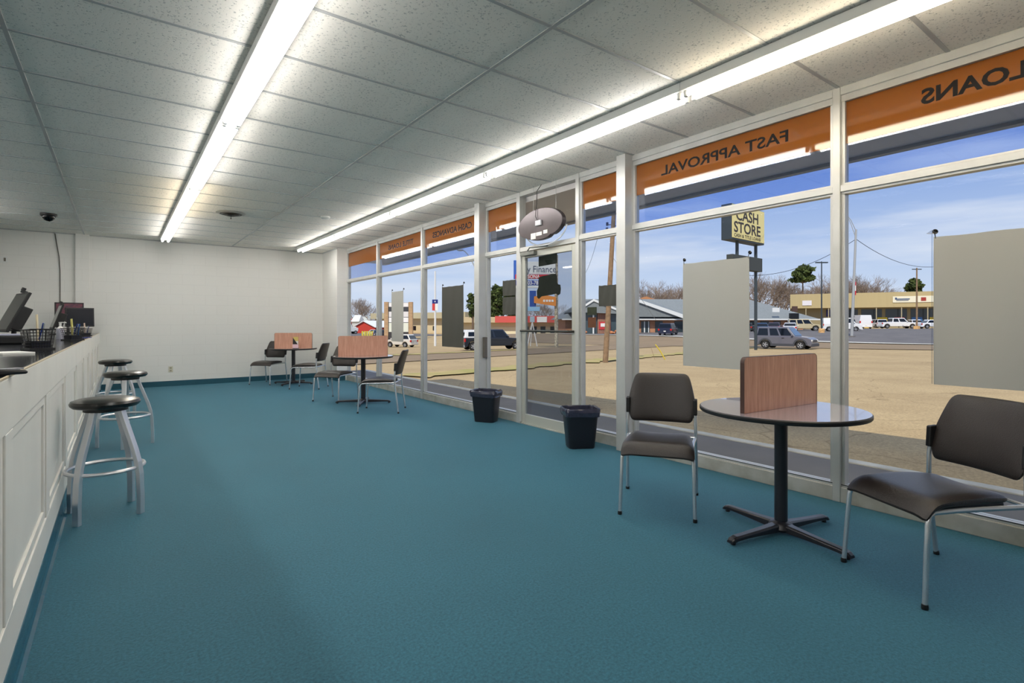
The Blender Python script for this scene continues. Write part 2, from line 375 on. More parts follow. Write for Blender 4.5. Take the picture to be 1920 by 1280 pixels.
# ------------------------------------------------------------------ room shell
XW = 4.03; XC = -.29; YB = 12.57; H = 2.886
struct('floor', MB().box(-6, 4.13, -4, YB+.2, -.1, 0), M_carpet, 'teal blue cut pile carpet over the whole room')
struct('wall_back', MB().box(-6, 4.13, YB, YB+.2, 0, H+.1), M_wall, 'white painted concrete block wall at the far end')
struct('wall_left', MB().box(-6.2, -6, -4, YB+.2, -.1, H+.1), M_wall)
struct('wall_front', MB().box(-6.2, 4.13, -4.2, -4, -.1, H+.1), M_wall)
wr = MB(); wr.box(3.82, 4.13, 11.56, YB, 0, H); struct('wall_right', wr, M_wall, 'white block pier between the end wall and the windows')
cm = MB(); cm.box(-6.2, 5.0, -4.2, YB+.2, H, H+.12); struct('ceiling', cm, M_tile, 'white fissured tile ceiling')
cg = MB()
xa = -.5104; y0 = 3.4497
for i in range(-4, 5):
    x = xa+1.22*i
    if x < 4.0: cg.box(x-.012, x+.012, -4, YB, H-.005, H+.001)
for j in range(-13, 16):
    y = y0+.61*j
    if -4 < y < YB: cg.box(-6, XW, y-.012, y+.012, H-.004, H+.001)
cg.box(3.80, 3.822, 11.54, YB, H-.02, H+.001); cg.box(-6, 3.82, YB-.022, YB, H-.02, H+.001)
struct('trim_1', cg, M_grid, 'white metal grid bars between the ceiling tiles')
bb = MB().box(-.27, 3.81, YB-.012, YB, 0, .105); struct('baseboard_back', bb, M_base, 'dark teal vinyl baseboard along the end wall')
bb = MB().box(3.808, 3.82, 11.56, YB-.012, 0, .105).box(3.808, 4.0, 11.548, 11.56, 0, .105); struct('baseboard_right', bb, M_base)
# boxed riser on the back wall
struct('trim_2', MB().box(-.635, -.435, YB-.05, YB, 0, H), M_wall, 'white boxed riser on the end wall behind the counter')

# ------------------------------------------------------------------ window wall
xg = 4.075
def frame_part(mb, y0_, y1_, z0_, z1_, x0_=XW, x1_=4.125): mb.box(x0_, x1_, y0_, y1_, z0_, z1_)
bays = [(-2.15, -.33, 'a'), (-.28, 1.607, 'b'), (1.657, 3.47, 'c'), (3.585, 4.215, 's'), (5.345, 6.06, 't'), (6.18, 7.93, 'd'), (7.985, 9.82, 'e'), (9.875, 11.56, 'f')]
TZ0, TZ1 = 2.157, 2.203; HZ = 2.83
texts = {'b': [('LOANS', .665, .13, 1.0)], 'c': [('FAST APPROVAL', 1.99, .125, 1.0)], 'd': [('CASH ADVANCES', 6.47, .125, 1.0)], 'e': [('TITLE LOANS', 8.35, .12, 1.0)], 'f': [], 'a': [], 's': [], 't': []}
for n, (a, b, k) in enumerate(bays, 1):
    w = empty('window_%d' % n, (XW, (a+b)/2, 0), kind='structure'); org = Vector((XW, (a+b)/2, 0))
    def B(mb, name, m, par=w, **kk):
        mb.v = [tuple(Vector(v)-(org if par is w else org)) for v in mb.v]
        return mb.build(name, m, par, **kk)
    f = MB()
    e = .022
    f.box(4.05, 4.11, a, a+e, .11, HZ).box(4.05, 4.11, b-e, b, .11, HZ)
    f.box(4.045, 4.11, a, b, HZ-.045, HZ).box(4.045, 4.11, a, b, .10, .125)
    f.box(4.045, 4.11, a, b, TZ1, TZ1+.014).box(4.045, 4.11, a, b, TZ0-.014, TZ0)
    B(f, 'glazing_bead', M_frame)
    B(MB().box(XW, 4.125, a, b, TZ0, TZ1), 'transom_bar', M_frame, bevel=.003)
    B(MB().box(XW, 4.125, a, b, HZ, H), 'window_head', M_frame, bevel=.003)
    B(MB().box(XW, 4.125, a, b, 0, .104), 'sill', M_sill, bevel=.004)
    g = MB(); g.box(xg-.004, xg-.001, a+.01, b-.01, .12, .126).box(xg-.004, xg-.001, a+e, a+e+.007, .125, TZ0).box(4.044, 4.0455, a, b, .118, .124)
    B(g, 'gasket', M_framedk)
    B(MB().box(xg, xg+.006, a+.008, b-.008, .11, TZ0-.005), 'pane', M_glass)
    B(MB().box(xg, xg+.006, a+.008, b-.008, TZ1+.002, HZ-.01), 'transom_pane', M_tint)
    sb = B(MB().box(4.0735, 4.0745, a+.01, b-.01, 2.495, HZ-.01), 'sign_band', M_film)
    sb['label'] = 'orange vinyl sign band across the top of the pane'
    for (tx, ys, sz, sxx) in texts[k]:
        t = MB(); t.text(tx, sz, lambda X_, Y_, Z_, ys=ys: (4.0725+Z_*.4, ys+X_, 2.625+Y_), .002, .0022 if k != 'b' else .004, sxx)
        if t.v:
            ys_ = [v[1] for v in t.v]; mn, mxx = min(ys_), max(ys_)
            tgt = {'b': (.672, 1.157), 'c': (1.985, 3.155), 'd': (6.47, 7.65), 'e': (8.35, 9.4)}[k]
            t.v = [(v[0], tgt[0]+(v[1]-mn)/(mxx-mn)*(tgt[1]-tgt[0]), v[2]) for v in t.v]
            lo = B(t, 'lettering', M_letter, sb); lo['label'] = 'reversed dark lettering %s' % tx
# mullions
for y_a, y_b in ((-.33, -.28), (1.607, 1.657), (7.93, 7.985), (9.82, 9.875)):
    mu = MB().box(XW-.004, 4.125, y_a, y_b, 0, H); struct('trim_3', mu, M_frame, bevel=.004)
struct('trim_3', MB().box(XW, 4.125, -4, -2.15, 0, H), M_wall)
for y_a, y_b in ((3.47, 3.585), (6.06, 6.18)):
    struct('trim_4', MB().box(3.93, 4.125, y_a, y_b, 0, H), M_frame, 'square aluminium post beside the entrance', bevel=.003)
# door bay 4.215 .. 5.345
d = empty('door_1', (XW, 4.78, 0), kind='structure'); dor = Vector((XW, 4.78, 0))
def DB(mb, name, m, par=d, **kk):
    mb.v = [tuple(Vector(v)-dor) for v in mb.v]; return mb.build(name, m, par, **kk)
DB(MB().box(XW-.004, 4.125, 4.215, 4.27, 0, H).box(XW-.004, 4.125, 5.275, 5.345, 0, H).box(XW, 4.125, 4.27, 5.275, 2.135, 2.19).box(XW, 4.125, 4.27, 5.275, HZ, H), 'door_frame', M_frame, bevel=.003)
DB(MB().box(4.045, 4.09, 5.19, 5.268, .01, 2.125).box(4.045, 4.09, 4.278, 4.345, .01, 2.125).box(4.045, 4.09, 4.345, 5.19, 2.055, 2.125).box(4.045, 4.09, 4.345, 5.19, .01, .125), 'door_leaf', mat('door_leaf_metal', (186, 187, 178), .42, .3), bevel=.004)
DB(MB().box(4.064, 4.07, 4.34, 5.195, .12, 2.06), 'door_pane', glassmat('door_glass', (.72, .74, .76), .8))
DB(MB().box(xg, xg+.006, 4.275, 5.27, 2.19, HZ-.002), 'transom_pane', M_glass)
pb = MB(); pb.tube([(4.045, 5.23, 1.155), (3.985, 5.20, 1.155), (3.985, 4.34, 1.155), (4.045, 4.31, 1.155)], .014, 8)
DB(pb, 'push_bar', mat('bar_metal', (70, 70, 66), .35, .6), smooth=True)
clo = MB(); clo.box(3.99, 4.045, 4.95, 5.22, 2.075, 2.12); clo.tube([(4.0, 5.08, 2.125), (3.9, 4.92, 2.14), (4.02, 4.72, 2.15)], .009, 6)
DB(clo, 'door_closer', mat('closer_metal', (120, 122, 118), .4, .6), bevel=.003)
DB(MB().box(4.03, 4.12, 4.27, 5.275, 0, .012), 'threshold', M_sill)
DB(MB().tube([(4.04, 5.272, .02), (4.04, 5.272, 2.12)], .022, 10), 'hinge_pivot_rail', M_frame, smooth=True)
# lock box on sidelight frame
tag(MB().box(3.99, 4.043, 6.02, 6.055, .78, 1.06).build('switch_box', mat('box_bronze', (96, 90, 82), .5), bevel=.004), 'slim bronze box fixed low on the frame left of the door', 'box')
# decals on the door glass
def decal(name, pts, m, label):
    t = MB(); t.prism(pts, 4.0705, 4.072, 'x'); return tag(t.build(name, m), label, 'sticker')
M_dk = mat('decal_back', (44, 52, 30), .7, noise=.4, nscale=30)
decal('door_decal', [(4.62, 2.055), (4.955, 2.05), (4.955, 1.93), (4.62, 1.94)], M_dk, 'dark rectangular decal at the top of the door glass')
pts = []
random.seed(3)
blob = [(4.985, 1.52), (4.99, 1.60), (4.96, 1.64), (4.955, 1.70), (4.955, 1.76), (4.90, 1.77), (4.80, 1.775), (4.72, 1.785), (4.645, 1.78), (4.62, 1.75), (4.62, 1.68), (4.60, 1.655), (4.565, 1.65), (4.555, 1.60), (4.565, 1.545), (4.60, 1.53), (4.64, 1.55), (4.72, 1.54), (4.80, 1.535), (4.9, 1.53), (4.95, 1.50)]
blob = [(a_, b_+.04) for a_, b_ in blob]
decal('door_decal', blob, M_dk, 'large dark cloud shaped decal in the middle of the door glass')
def decal2(y1, y2, z1, z2, m, label):
    t = MB(); t.box(xg-.0015, xg-.0002, y1, y2, z1, z2); return tag(t.build('window_sticker', m), label, 'sticker')
decal2(3.99, 4.13, 1.335, 1.42, M_dk, 'small dark sticker on the pane just right of the door')
decal2(4.0, 4.12, 1.20, 1.31, mat('sticker_back', (96, 52, 22), .6), 'small brown and black sticker under the dark one right of the door')

# ------------------------------------------------------------------ outside canopy and walkway
cp = MB(); cp.box(4.13, 5.42, -8, 12.9, 2.77, 2.85)
cp.m = 1; cp.prism([(5.42, 2.74), (5.50, 2.74), (5.50, 3.0), (5.1, 3.62), (4.9, 3.62), (5.42, 2.9)], -8, 12.9, 'y'); cp.box(4.13, 5.0, -8, 12.9, 2.9, 3.5)
struct('trim_5', cp, [M_soffit, M_fascia], 'shop canopy with pale soffit outside the windows')
struct('trim_6', MB().box(-6.2, 5.0, -8, 12.9, 3.01, 3.1), M_fascia)
struct('walkway', MB().box(4.125, 5.28, -8, 14, -.3, -.012), M_conc, 'grey concrete walkway outside the windows')
struct('kerb', MB().box(5.28, 5.42, -8, 14, -.4, 0), M_curb, 'pale painted kerb edge of the walkway', bevel=.015)

# ------------------------------------------------------------------ terrain
def sheet(name, m, fn, nu, nv, dz, label, kind='structure'):
    vs = []; fs = []
    for i in range(nu+1):
        for j in range(nv+1):
            x, y = fn(i/nu, j/nv); vs.append((x, y, terr(x, y)+dz))
    for i in range(nu):
        for j in range(nv):
            a = i*(nv+1)+j; fs.append((a, a+1, a+nv+2, a+nv+1))
    t = MB(); t.add(vs, fs); o = t.build(name, m, recalc=False)
    import bmesh
    b = bmesh.new(); b.from_mesh(o.data); bmesh.ops.recalc_face_normals(b, faces=b.faces)
    if sum(f.normal.z for f in b.faces) < 0: bmesh.ops.reverse_faces(b, faces=b.faces)
    b.to_mesh(o.data); b.free()
    return tag(o, label, None, None, kind)
sheet('ground', M_lot, lambda a, b: (5.3+a**2.0*520, -90+b*520), 90, 120, -.015, 'sandy worn parking lot')
sheet('ground_behind', M_lot, lambda a, b: (-260+a*264, 14+b*420), 30, 50, -.03, None)
# grass verge strip and side road (run outwards from the shop)
def strip(p, q, w0, w1, n): # quad strip from p to q, offset range w0..w1 to the left
    P = Vector(p); Q = Vector(q); dd = (Q-P); nrm = Vector((-dd.y, dd.x)).normalized()
    return lambda a, b: tuple(P+dd*a+nrm*(w0+(w1-w0)*b))
def rag(fn, amp, seed):
    rr = random.Random(seed); ph = [rr.uniform(0, 6.28) for _ in range(6)]
    def g(a, b):
        x, y = fn(a, b); k = amp*(1 if b in (0, 1) else 0)*sum(math.sin(a*f_*40+p_)/3 for f_, p_ in zip((1, 2.3, 3.9, 5.1, 7.7, 9.1), ph)); return (x, y+k)
    return g
sheet('road', M_road, strip((-60, 2.5), (120, 49), 4.2, 13.5, 0), 120, 8, .02, 'brown grey side road beyond the lot')
sheet('grass_verge', M_grass, rag(strip((8, 15.4), (46, 25), 0, 1.5, 0), .35, 2), 80, 5, .03, 'dry grass strip beyond the parking lot')
sheet('grass_verge', M_grass, rag(strip((-10, 25.0), (30, 35.3), 1.5, 3.0, 0), .5, 5), 80, 5, .05, 'dry grass verge on the far side of the road')
sheet('far_lot', M_far, lambda a, b: ((62+a*46)+(1-b)*0, -40+b*112), 60, 90, .03, 'grey asphalt lot in front of the stores')
sheet('kerb_line', M_curb, lambda a, b: (60.8+a*1.2, -40+b*112), 2, 90, .10, 'pale kerb at the edge of the far lot')
sheet('street', M_road, lambda a, b: (46+a*14.8, -60+b*180), 20, 80, .025, None)
sheet('far_lot', M_far, lambda a, b: (40+a*30, 112+b*70), 30, 50, .04, 'grey lot by the red barn shaped building')

# ------------------------------------------------------------------ fluorescent strips
def fixture(x, ya, yb, m, label):
    t = empty('strip_light', (x, (ya+yb)/2, H), 0, label, 'ceiling light', 'fluorescent strip lights'); l = (yb-ya)/2
    MB().box(-.076, .076, -l+.001, l-.001, -.064, -.0045).build('housing', M_white, t, bevel=.004)
    for s in (-1, 1):
        tb = MB(); tb.tube([(s*.045, -l+.045, -.086), (s*.045, l-.045, -.086)], .0185, 14); tb.build('tube', m, t, smooth=True)
    for s in (-1, 1):
        y_ = s*(l-.03)
        for q in (-1, 1): MB().box(q*.045-.013, q*.045+.013, y_-.013, y_+.013, -.107, -.05).build('lamp_holder', M_white, t, bevel=.003)
fr = ['farthest', 'second farthest', 'middle', 'second nearest', 'nearest']
for i in range(5):
    fixture(.705, 11.95-2.44*(i+1), 11.95-2.44*i, M_tubeW if i in (1,) else M_tubeC, '%s twin tube strip light of the row over the counter stools' % fr[i])
    fixture(3.14, 11.90-2.42*(i+1), 11.90-2.42*i, M_tubeW if i == 4 else M_tubeC, '%s twin tube strip light of the row beside the windows' % fr[i])
for i in range(5):
    fixture(-1.80, 11.0-2.44*(i+1), 11.0-2.44*i, M_tubeC, '%s strip light over the staff side behind the counter' % fr[i])

# round ceiling vent, smoke detector, dome camera
v = empty('ceiling_vent', (1.338, 8.81, H), 0, 'round dark air vent in the ceiling', 'vent')
MB().lathe([(.19, 0), (.20, -.006), (.165, -.018), (.15, -.018)], seg=40).build('flange', mat('vent_white', (170, 168, 160), .5), v, smooth=True)
for r_, z_ in ((.15, -.02), (.11, -.03), (.07, -.04)):
    MB().lathe([(r_-.028, z_+.012), (r_, z_), (r_-.006, z_-.004), (r_-.034, z_+.008)], seg=36).build('vane', mat('vent_dark', (70, 66, 58), .5), v, smooth=True)
MB().lathe([(.004, -.03), (.004, -.075), (.009, -.08), (.009, -.09)], seg=10).build('pull_knob', M_black, v)
tag(MB().lathe([(.07, 0), (.07, -.02), (.055, -.036), (.02, -.042)], seg=28).build('smoke_detector', M_white, smooth=True, loc=(2.55, 8.256, H)), 'small round white smoke detector on the ceiling', 'smoke detector')
dc = empty('dome_camera', (-.842, 10.5, H), 0, 'black dome security camera on the ceiling above the counter', 'security camera')
MB().lathe([(.10, 0), (.10, -.03), (.085, -.045)], seg=28).build('housing', M_black, dc, smooth=True)
MB().lathe([(.075, -.045), (.072, -.07), (.05, -.10), (.02, -.115), (.004, -.118)], seg=28).build('dome', M_blackg, dc, smooth=True)
# cable, plates
cb = MB(); cb.tube([(-.925, YB-.01, H), (-.90, YB-.01, 2.7), (-.865, YB-.01, 2.45), (-.852, YB-.01, 2.2), (-.85, YB-.012, 1.9), (-.85, YB-.01, 1.0)], .008, 6)
tag(cb.build('wall_cable', mat('cable_grey', (90, 88, 82), .6)), 'dark cable running down the end wall from the ceiling', 'cable')
o = empty('wall_outlet', (.833, YB, .335), 0, 'beige power outlet low on the end wall', 'outlet')
MB().box(-.037, .037, -.006, 0, -.058, .058).build('plate', M_beige, o, bevel=.002)
for z_ in (-.026, .026): MB().box(-.016, .016, -.009, -.006, z_-.014, z_+.014).build('socket', mat('socket', (150, 146, 126), .5), o, bevel=.002)
o = empty('wall_switch', (-1.59, YB, 2.35), 0, 'small white plate with grey knob high on the end wall', 'wall plate')
MB().box(-.05, .05, -.006, 0, -.058, .058).build('plate', M_white, o, bevel=.002); MB().box(-.002, .025, -.016, -.006, -.03, .03).build('knob', mat('knobgrey', (120, 116, 104), .5), o, bevel=.002)

# ------------------------------------------------------------------ service counter
CT = 1.073
ct = empty('service_counter', (XC, 5, 0), 0, 'long white panelled service counter with a dark top', 'counter'); cof = Vector((XC, 5, 0))
def CB(mb, name, m, **kk):
    mb.v = [tuple(Vector(v_)-cof) for v_ in mb.v]; return mb.build(name, m, ct, **kk)
ya, yb = -3.2, YB-.003
CB(MB().box(-.95, XC-.02, ya, yb, .0, 1.045), 'body', M_cnt)
CB(MB().box(-1.05, XC-.004, ya, yb, 1.055, CT), 'countertop', M_top, bevel=.003)
CB(MB().box(XC-.004, XC+.0015, ya, yb, 1.0635, CT-.001), 'edge_strip', M_toptrim, bevel=.002)
fp = MB(); fp.box(XC-.02, XC, ya, yb, .885, 1.063); fp.box(XC-.02, XC, ya, yb, .11, .27)
st = [1.2*k for k in range(-2, 11)]
for y in st: fp.box(XC-.02, XC, y-.075, y+.075, .27, .885)
CB(fp, 'front_frame', M_cnt, bevel=.003)
for a, b in zip(st[:-1], st[1:]):
    p = MB(); A_, B_ = a+.075, b-.075
    w = .042
    for (q0, q1, z0_, z1_) in ((A_, A_+w, .27, .885), (B_-w, B_, .27, .885), (A_+w, B_-w, .885-w, .885), (A_+w, B_-w, .27, .27+w)):
        p.box(XC-.02, XC-.007, q0, q1, z0_, z1_)
    p.box(XC-.02, XC-.017, A_+w, B_-w, .27+w, .885-w)
    CB(p, 'panel_moulding', M_cnt, bevel=.004)
bs = MB(); bs.prism([(XC-.02, .0), (XC+.02, .0), (XC+.008, .012), (XC+.003, .03), (XC+.003, .12), (XC-.02, .12)], ya, yb, 'y')
CB(bs, 'toe_base', mat('toe_base_vinyl', (30, 84, 104), .2))

# ------------------------------------------------------------------ stools
def stool():
    r_ = empty('bar_stool', (0, 0, 0)); 
    sp = [(.14, .695), (.172, .70), (.186, .713), (.19, .726), (.182, .742), (.15, .753), (.09, .758), (.03, .759)]
    MB().lathe(sp, seg=48).build('seat', M_stoolv, r_, smooth=True)
    MB().lathe([(.115, .672), (.12, .674), (.12, .694), (.11, .696)], seg=32).build('swivel_plate', M_black, r_, smooth=True)
    pr = [(.100, .685), (.12, .62), (.155, .52), (.19, .42), (.212, .34), (.224, .26), (.230, .12), (.230, .0)]
    for k in range(4):
        t = k*math.pi/2+math.pi/4; mb = MB(); hw = .0145; prev = None
        rings = []
        for (q, z) in pr:
            c, s_ = math.cos(t), math.sin(t); ring = []
            for a_, b_ in ((-hw, -hw), (hw, -hw), (hw, hw), (-hw, hw)):
                rr = q+a_; ring.append((c*rr-s_*b_*1.35, s_*rr+c*b_*1.35, z))
            rings.append(ring)
        for i in range(len(rings)-1): mb.loft(rings[i], rings[i+1], False)
        mb.add(rings[0], [(0, 1, 2, 3)]); mb.add(rings[-1], [(3, 2, 1, 0)])
        mb.build('leg', M_alu, r_, bevel=.003)
    fr_ = MB(); n = 40
    fr_.tube([(.207*math.cos(2*math.pi*i/n), .207*math.sin(2*math.pi*i/n), .30) for i in range(n+1)], .0125, 8, False)
    fr_.build('foot_ring', M_alu, r_, smooth=True)
    return r_
st0 = stool()
for i, (x, y, a, lb) in enumerate(((-.068, 4.39, R(8), 'nearest silver bar stool with round black seat by the counter'), (.055, 6.72, R(40), 'middle silver bar stool with round black seat by the counter'), (-.035, 8.98, R(20), 'farthest silver bar stool with round black seat by the counter'))):
    o = st0 if i == 0 else copy_tree(st0)
    o.location = (x, y, 0); o.rotation_euler.z = a; tag(o, lb, 'stool', 'bar stools at the counter')

# ------------------------------------------------------------------ chairs (front = +x)
def chair():
    r_ = empty('side_chair')
    # seat
    sd_ = []
    nx, ny = 14, 10
    mb = MB(); vs = []; fs = []
    def top(u, v_):
        x = -.20+.47*u; y = (v_-.5)*2
        hw = .205+.035*u
        z = .468+.012*math.sin(u*math.pi*1.2)-.07*max(0, (u-.82)/.18)**2 - .006*(1-abs(y)**2)*0
        z += -.012*(1-y*y)*(1-u)
        edge = max(abs(y)-.86, 0)/.14; z -= .018*edge**2
        return (x, y*hw, z)
    for i in range(nx+1):
        for j in range(ny+1): vs.append(top(i/nx, j/ny))
    n1 = len(vs)
    for i in range(nx+1):
        for j in range(ny+1):
            x, y, z = top(i/nx, j/ny); u = i/nx
            zb = .425-.03*max(0, (u-.75)/.25)**1.5
            vs.append((x*(.985), y*.96, min(zb, z-.012)))
    W_ = ny+1
    for i in range(nx):
        for j in range(ny):
            a = i*W_+j; fs.append((a, a+W_, a+W_+1, a+1)); b = a+n1; fs.append((b, b+1, b+W_+1, b+W_))
    for i in range(nx):
        for j, s_ in ((0, 1), (ny, -1)):
            a = i*W_+j; b = a+W_; fs.append((a, a+n1, b+n1, b) if s_ == 1 else (a, b, b+n1, a+n1))
    for j in range(ny):
        a = j; fs.append((a, a+1, a+1+n1, a+n1)); a = nx*W_+j; fs.append((a, a+n1, a+1+n1, a+1))
    mb.add(vs, fs); mb.build('seat', M_vinyl, r_, smooth=True, subsurf=1)
    MB().box(-.19, .20, -.185, .185, .404, .428).build('seat_pan', M_black, r_, bevel=.01)
    # back
    prof = [(.525, .20), (.545, .222), (.60, .236), (.66, .238), (.70, .235), (.76, .222), (.82, .207), (.855, .195), (.872, .170)]
    mb = MB(); vs = []; fs = []; nyb = 12
    for side in (0, 1):
        for (z, hw) in prof:
            for j in range(nyb+1):
                y = (j/nyb-.5)*2; x = -.235-.10*((z-.525)/.345)**1.3-.028*(1-y*y)
                if z < .56: x += .0
                ed = max(abs(y)-.8, 0)/.2
                thick = .021*(1-.55*ed)*(1 if .54 < z < .86 else .5)
                vs.append((x+(thick if side == 0 else -thick), y*hw, z))
    W_ = nyb+1; n1 = len(prof)*W_
    for i in range(len(prof)-1):
        for j in range(nyb):
            a = i*W_+j; fs.append((a, a+1, a+W_+1, a+W_)); b = a+n1; fs.append((b, b+W_, b+W_+1, b+1))
    for i in range(len(prof)-1):
        a = i*W_; fs.append((a, a+W_, a+W_+n1, a+n1)); a = i*W_+nyb; fs.append((a, a+n1, a+W_+n1, a+W_))
    for j in range(nyb):
        fs.append((j, j+n1, j+1+n1, j+1)); a = (len(prof)-1)*W_+j; fs.append((a, a+1, a+1+n1, a+n1))
    mb.add(vs, fs); mb.build('backrest', M_vinyl, r_, smooth=True, subsurf=1)
    for s_ in (-1, 1):
        br = MB(); br.prism([(-.262, .585), (-.225, .585), (-.232, .695), (-.282, .70)], s_*.222, s_*.25, 'y'); br.build('bracket', M_black, r_, bevel=.006)
        rl = MB(); rl.tube([(-.29, s_*.245, 0), (-.262, s_*.243, .22), (-.238, s_*.24, .42), (-.238, s_*.238, .55), (-.25, s_*.236, .64)], .0115, 10)
        rl.build('leg', M_chrome, r_, smooth=True)
        fl = MB(); fl.tube([(.275, s_*.232, 0), (.262, s_*.226, .2), (.25, s_*.222, .36), (.24, s_*.218, .395), (.215, s_*.215, .41), (.10, s_*.214, .413), (-.10, s_*.222, .416), (-.237, s_*.236, .42)], .0115, 10)
        fl.build('leg', M_chrome, r_, smooth=True)
        ft = MB()
        for x_, y_ in ((-.29, .245), (.275, .232)): ft.lathe([(.0135, .0), (.014, .012), (.0125, .022)], (x_, s_*y_, 0), 10)
        ft.build('foot_cap', M_black, r_)
    MB().tube([(-.237, -.236, .425), (-.237, .236, .425)], .009, 8).build('crossbar', M_chrome, r_, smooth=True)
    return r_
ch0 = chair()
def fa(dx, dy): return math.atan2(dy, dx)
chairs = [((2.985, 2.33), fa(-.82, -.57), 'brown vinyl chair left of the nearest table, facing the room'),
          ((3.17, .86), fa(-.88, .475), 'brown vinyl chair at the right edge, right of the nearest table'),
          ((2.86, 8.72), fa(-.78, -.62), 'dark chair behind and left of the middle round table'),
          ((3.02, 7.21), fa(-.81, .59), 'dark chair on the right of the middle round table, by the windows'),
          ((2.50, 11.90), fa(-.73, -.68), 'dark chair on the left of the farthest table against the end wall'),
          ((2.96, 10.62), fa(-.80, .60), 'dark chair on the right of the farthest table, between both far tables')]
for i, ((x, y), a, lb) in enumerate(chairs):
    o = ch0 if i == 0 else copy_tree(ch0)
    o.location = (x, y, 0); o.rotation_euler.z = a; tag(o, lb, 'chair', 'stacking chairs around the round tables')

# ------------------------------------------------------------------ tables
def table():
    r_ = empty('cafe_table')
    MB().lathe([(.440, .712), (.452, .714), (.457, .720), (.457, .735), (.452, .740)], seg=72).build('table_edge', M_edge, r_, smooth=True)
    MB().lathe([(.451, .738), (.4505, .7412), (.30, .7413), (.05, .7414)], seg=72).build('tabletop', M_tabletop, r_, smooth=True)
    MB().lathe([(.036, .06), (.036, .70)], seg=28).build('column', M_iron, r_, smooth=True)
    MB().box(-.16, .16, -.03, .03, .695, .712).box(-.03, .03, -.16, .16, .695, .7121).build('mounting_plate', M_iron, r_)
    MB().lathe([(.06, .02), (.072, .035), (.062, .062), (.040, .075)], seg=28).build('hub', M_iron, r_, smooth=True)
    for k in range(4):
        c, s_ = math.cos(k*math.pi/2), math.sin(k*math.pi/2); mb = MB()
        rings = []
        for (q, hw, zb, zt) in ((.03, .034, .02, .066), (.15, .028, .022, .058), (.30, .025, .024, .05), (.38, .025, .022, .047), (.405, .024, .014, .040), (.42, .020, .012, .028)):
            ring = [(q, -hw, zb), (q, hw, zb), (q, hw, zt-.008), (q, hw*.65, zt), (q, -hw*.65, zt), (q, -hw, zt-.008)]
            rings.append([(c*a-s_*b, s_*a+c*b, z) for a, b, z in ring])
        for i in range(len(rings)-1): mb.loft(rings[i], rings[i+1], False)
        mb.add(rings[-1], [tuple(range(6))]); mb.add(rings[0], [tuple(range(6))[::-1]])
        mb.lathe([(.014, 0), (.015, .008), (.012, .02)], (c*.395, s_*.395, 0), 10)
        mb.build('base_foot', M_iron, r_, bevel=.003)
    # divider panel along local x' (rotated separately)
    l, h, t = .375, .312, .0125; rc = .03
    def rr():
        p = [(-l, .7414), (l, .7414)]
        for k in range(6): a = k/5*math.pi/2; p.append((l-rc+rc*math.cos(a), .7414+h-rc+rc*math.sin(a)))
        for k in range(6): a = math.pi/2+k/5*math.pi/2; p.append((-l+rc+rc*math.cos(a), .7414+h-rc+rc*math.sin(a)))
        return p
    dv = MB(); dv.prism(rr(), -t, t, 'y'); d_ = dv.build('divider_panel', [M_wood], r_, bevel=.002)
    d_['label'] = 'upright wood grain divider panel'
    eb = MB(); P = rr()[1:]; P = P+[rr()[0]]
    n = len(P)
    for i in range(n-1):
        a, b = Vector((P[i][0], 0, P[i][1])), Vector((P[i+1][0], 0, P[i+1][1])); nn = Vector((b.z-a.z, 0, -(b.x-a.x))).normalized()*.0016
        eb.add([a+Vector((0, -t-.0006, 0))+nn, a+Vector((0, t+.0006, 0))+nn, b+Vector((0, t+.0006, 0))+nn, b+Vector((0, -t-.0006, 0))+nn], [(0, 1, 2, 3)])
    eb.build('edge_banding', mat('banding', (70, 46, 38), .4), d_)
    return r_
tb0 = table()
def place_table(o, x, y, feet, div, lb):
    o.location = (x, y, 0); o.rotation_euler.z = 0
    tag(o, lb, 'table', 'round tables by the windows')
    for ch in o.children:
        n = ch.name.split('.')[0]
        if n == 'base_foot': ch.rotation_euler.z = feet
        if n == 'divider_panel': ch.rotation_euler.z = div
tb1 = copy_tree(tb0); tb2 = copy_tree(tb0)
place_table(tb0, 3.165, 1.585, math.atan2(1.198-1.981, 3.086-3.235), math.atan2(1.563-1.616, .745), 'nearest round pedestal table with a divider board, between two brown chairs')
place_table(tb1, 3.075, 8.06, math.atan2(-.25, .42), math.atan2(-.19, .72), 'middle round pedestal table with a divider board')
place_table(tb2, 2.90, 11.50, math.atan2(-.3, .3), math.atan2(-.40, .66), 'farthest round pedestal table with a divider and leaflet holder')
# leaflet holder on the farthest table
bh = empty('leaflet_holder', (2.90, 11.30, .7415), math.atan2(-.40, .66), 'small leaflet holder with printed cards on the farthest table', 'leaflet holder')
MB().box(-.055, .05, -.05, .05, 0, .008).prism([(-.05, .0), (.04, .0), (.045, .09), (-.045, .22)], -.055, -.05, 'y').build('stand', M_black, bh)
MB().box(-.045, .045, -.02, .0, .008, .235).build('yellow_card', mat('card_y', (210, 190, 110), .6), bh)
MB().box(-.05, .05, -.035, -.022, .008, .15).build('white_card', M_paper, bh)
MB().box(-.05, .06, -.06, -.042, .008, .085).build('pink_card', mat('card_p', (222, 190, 200), .6), bh)

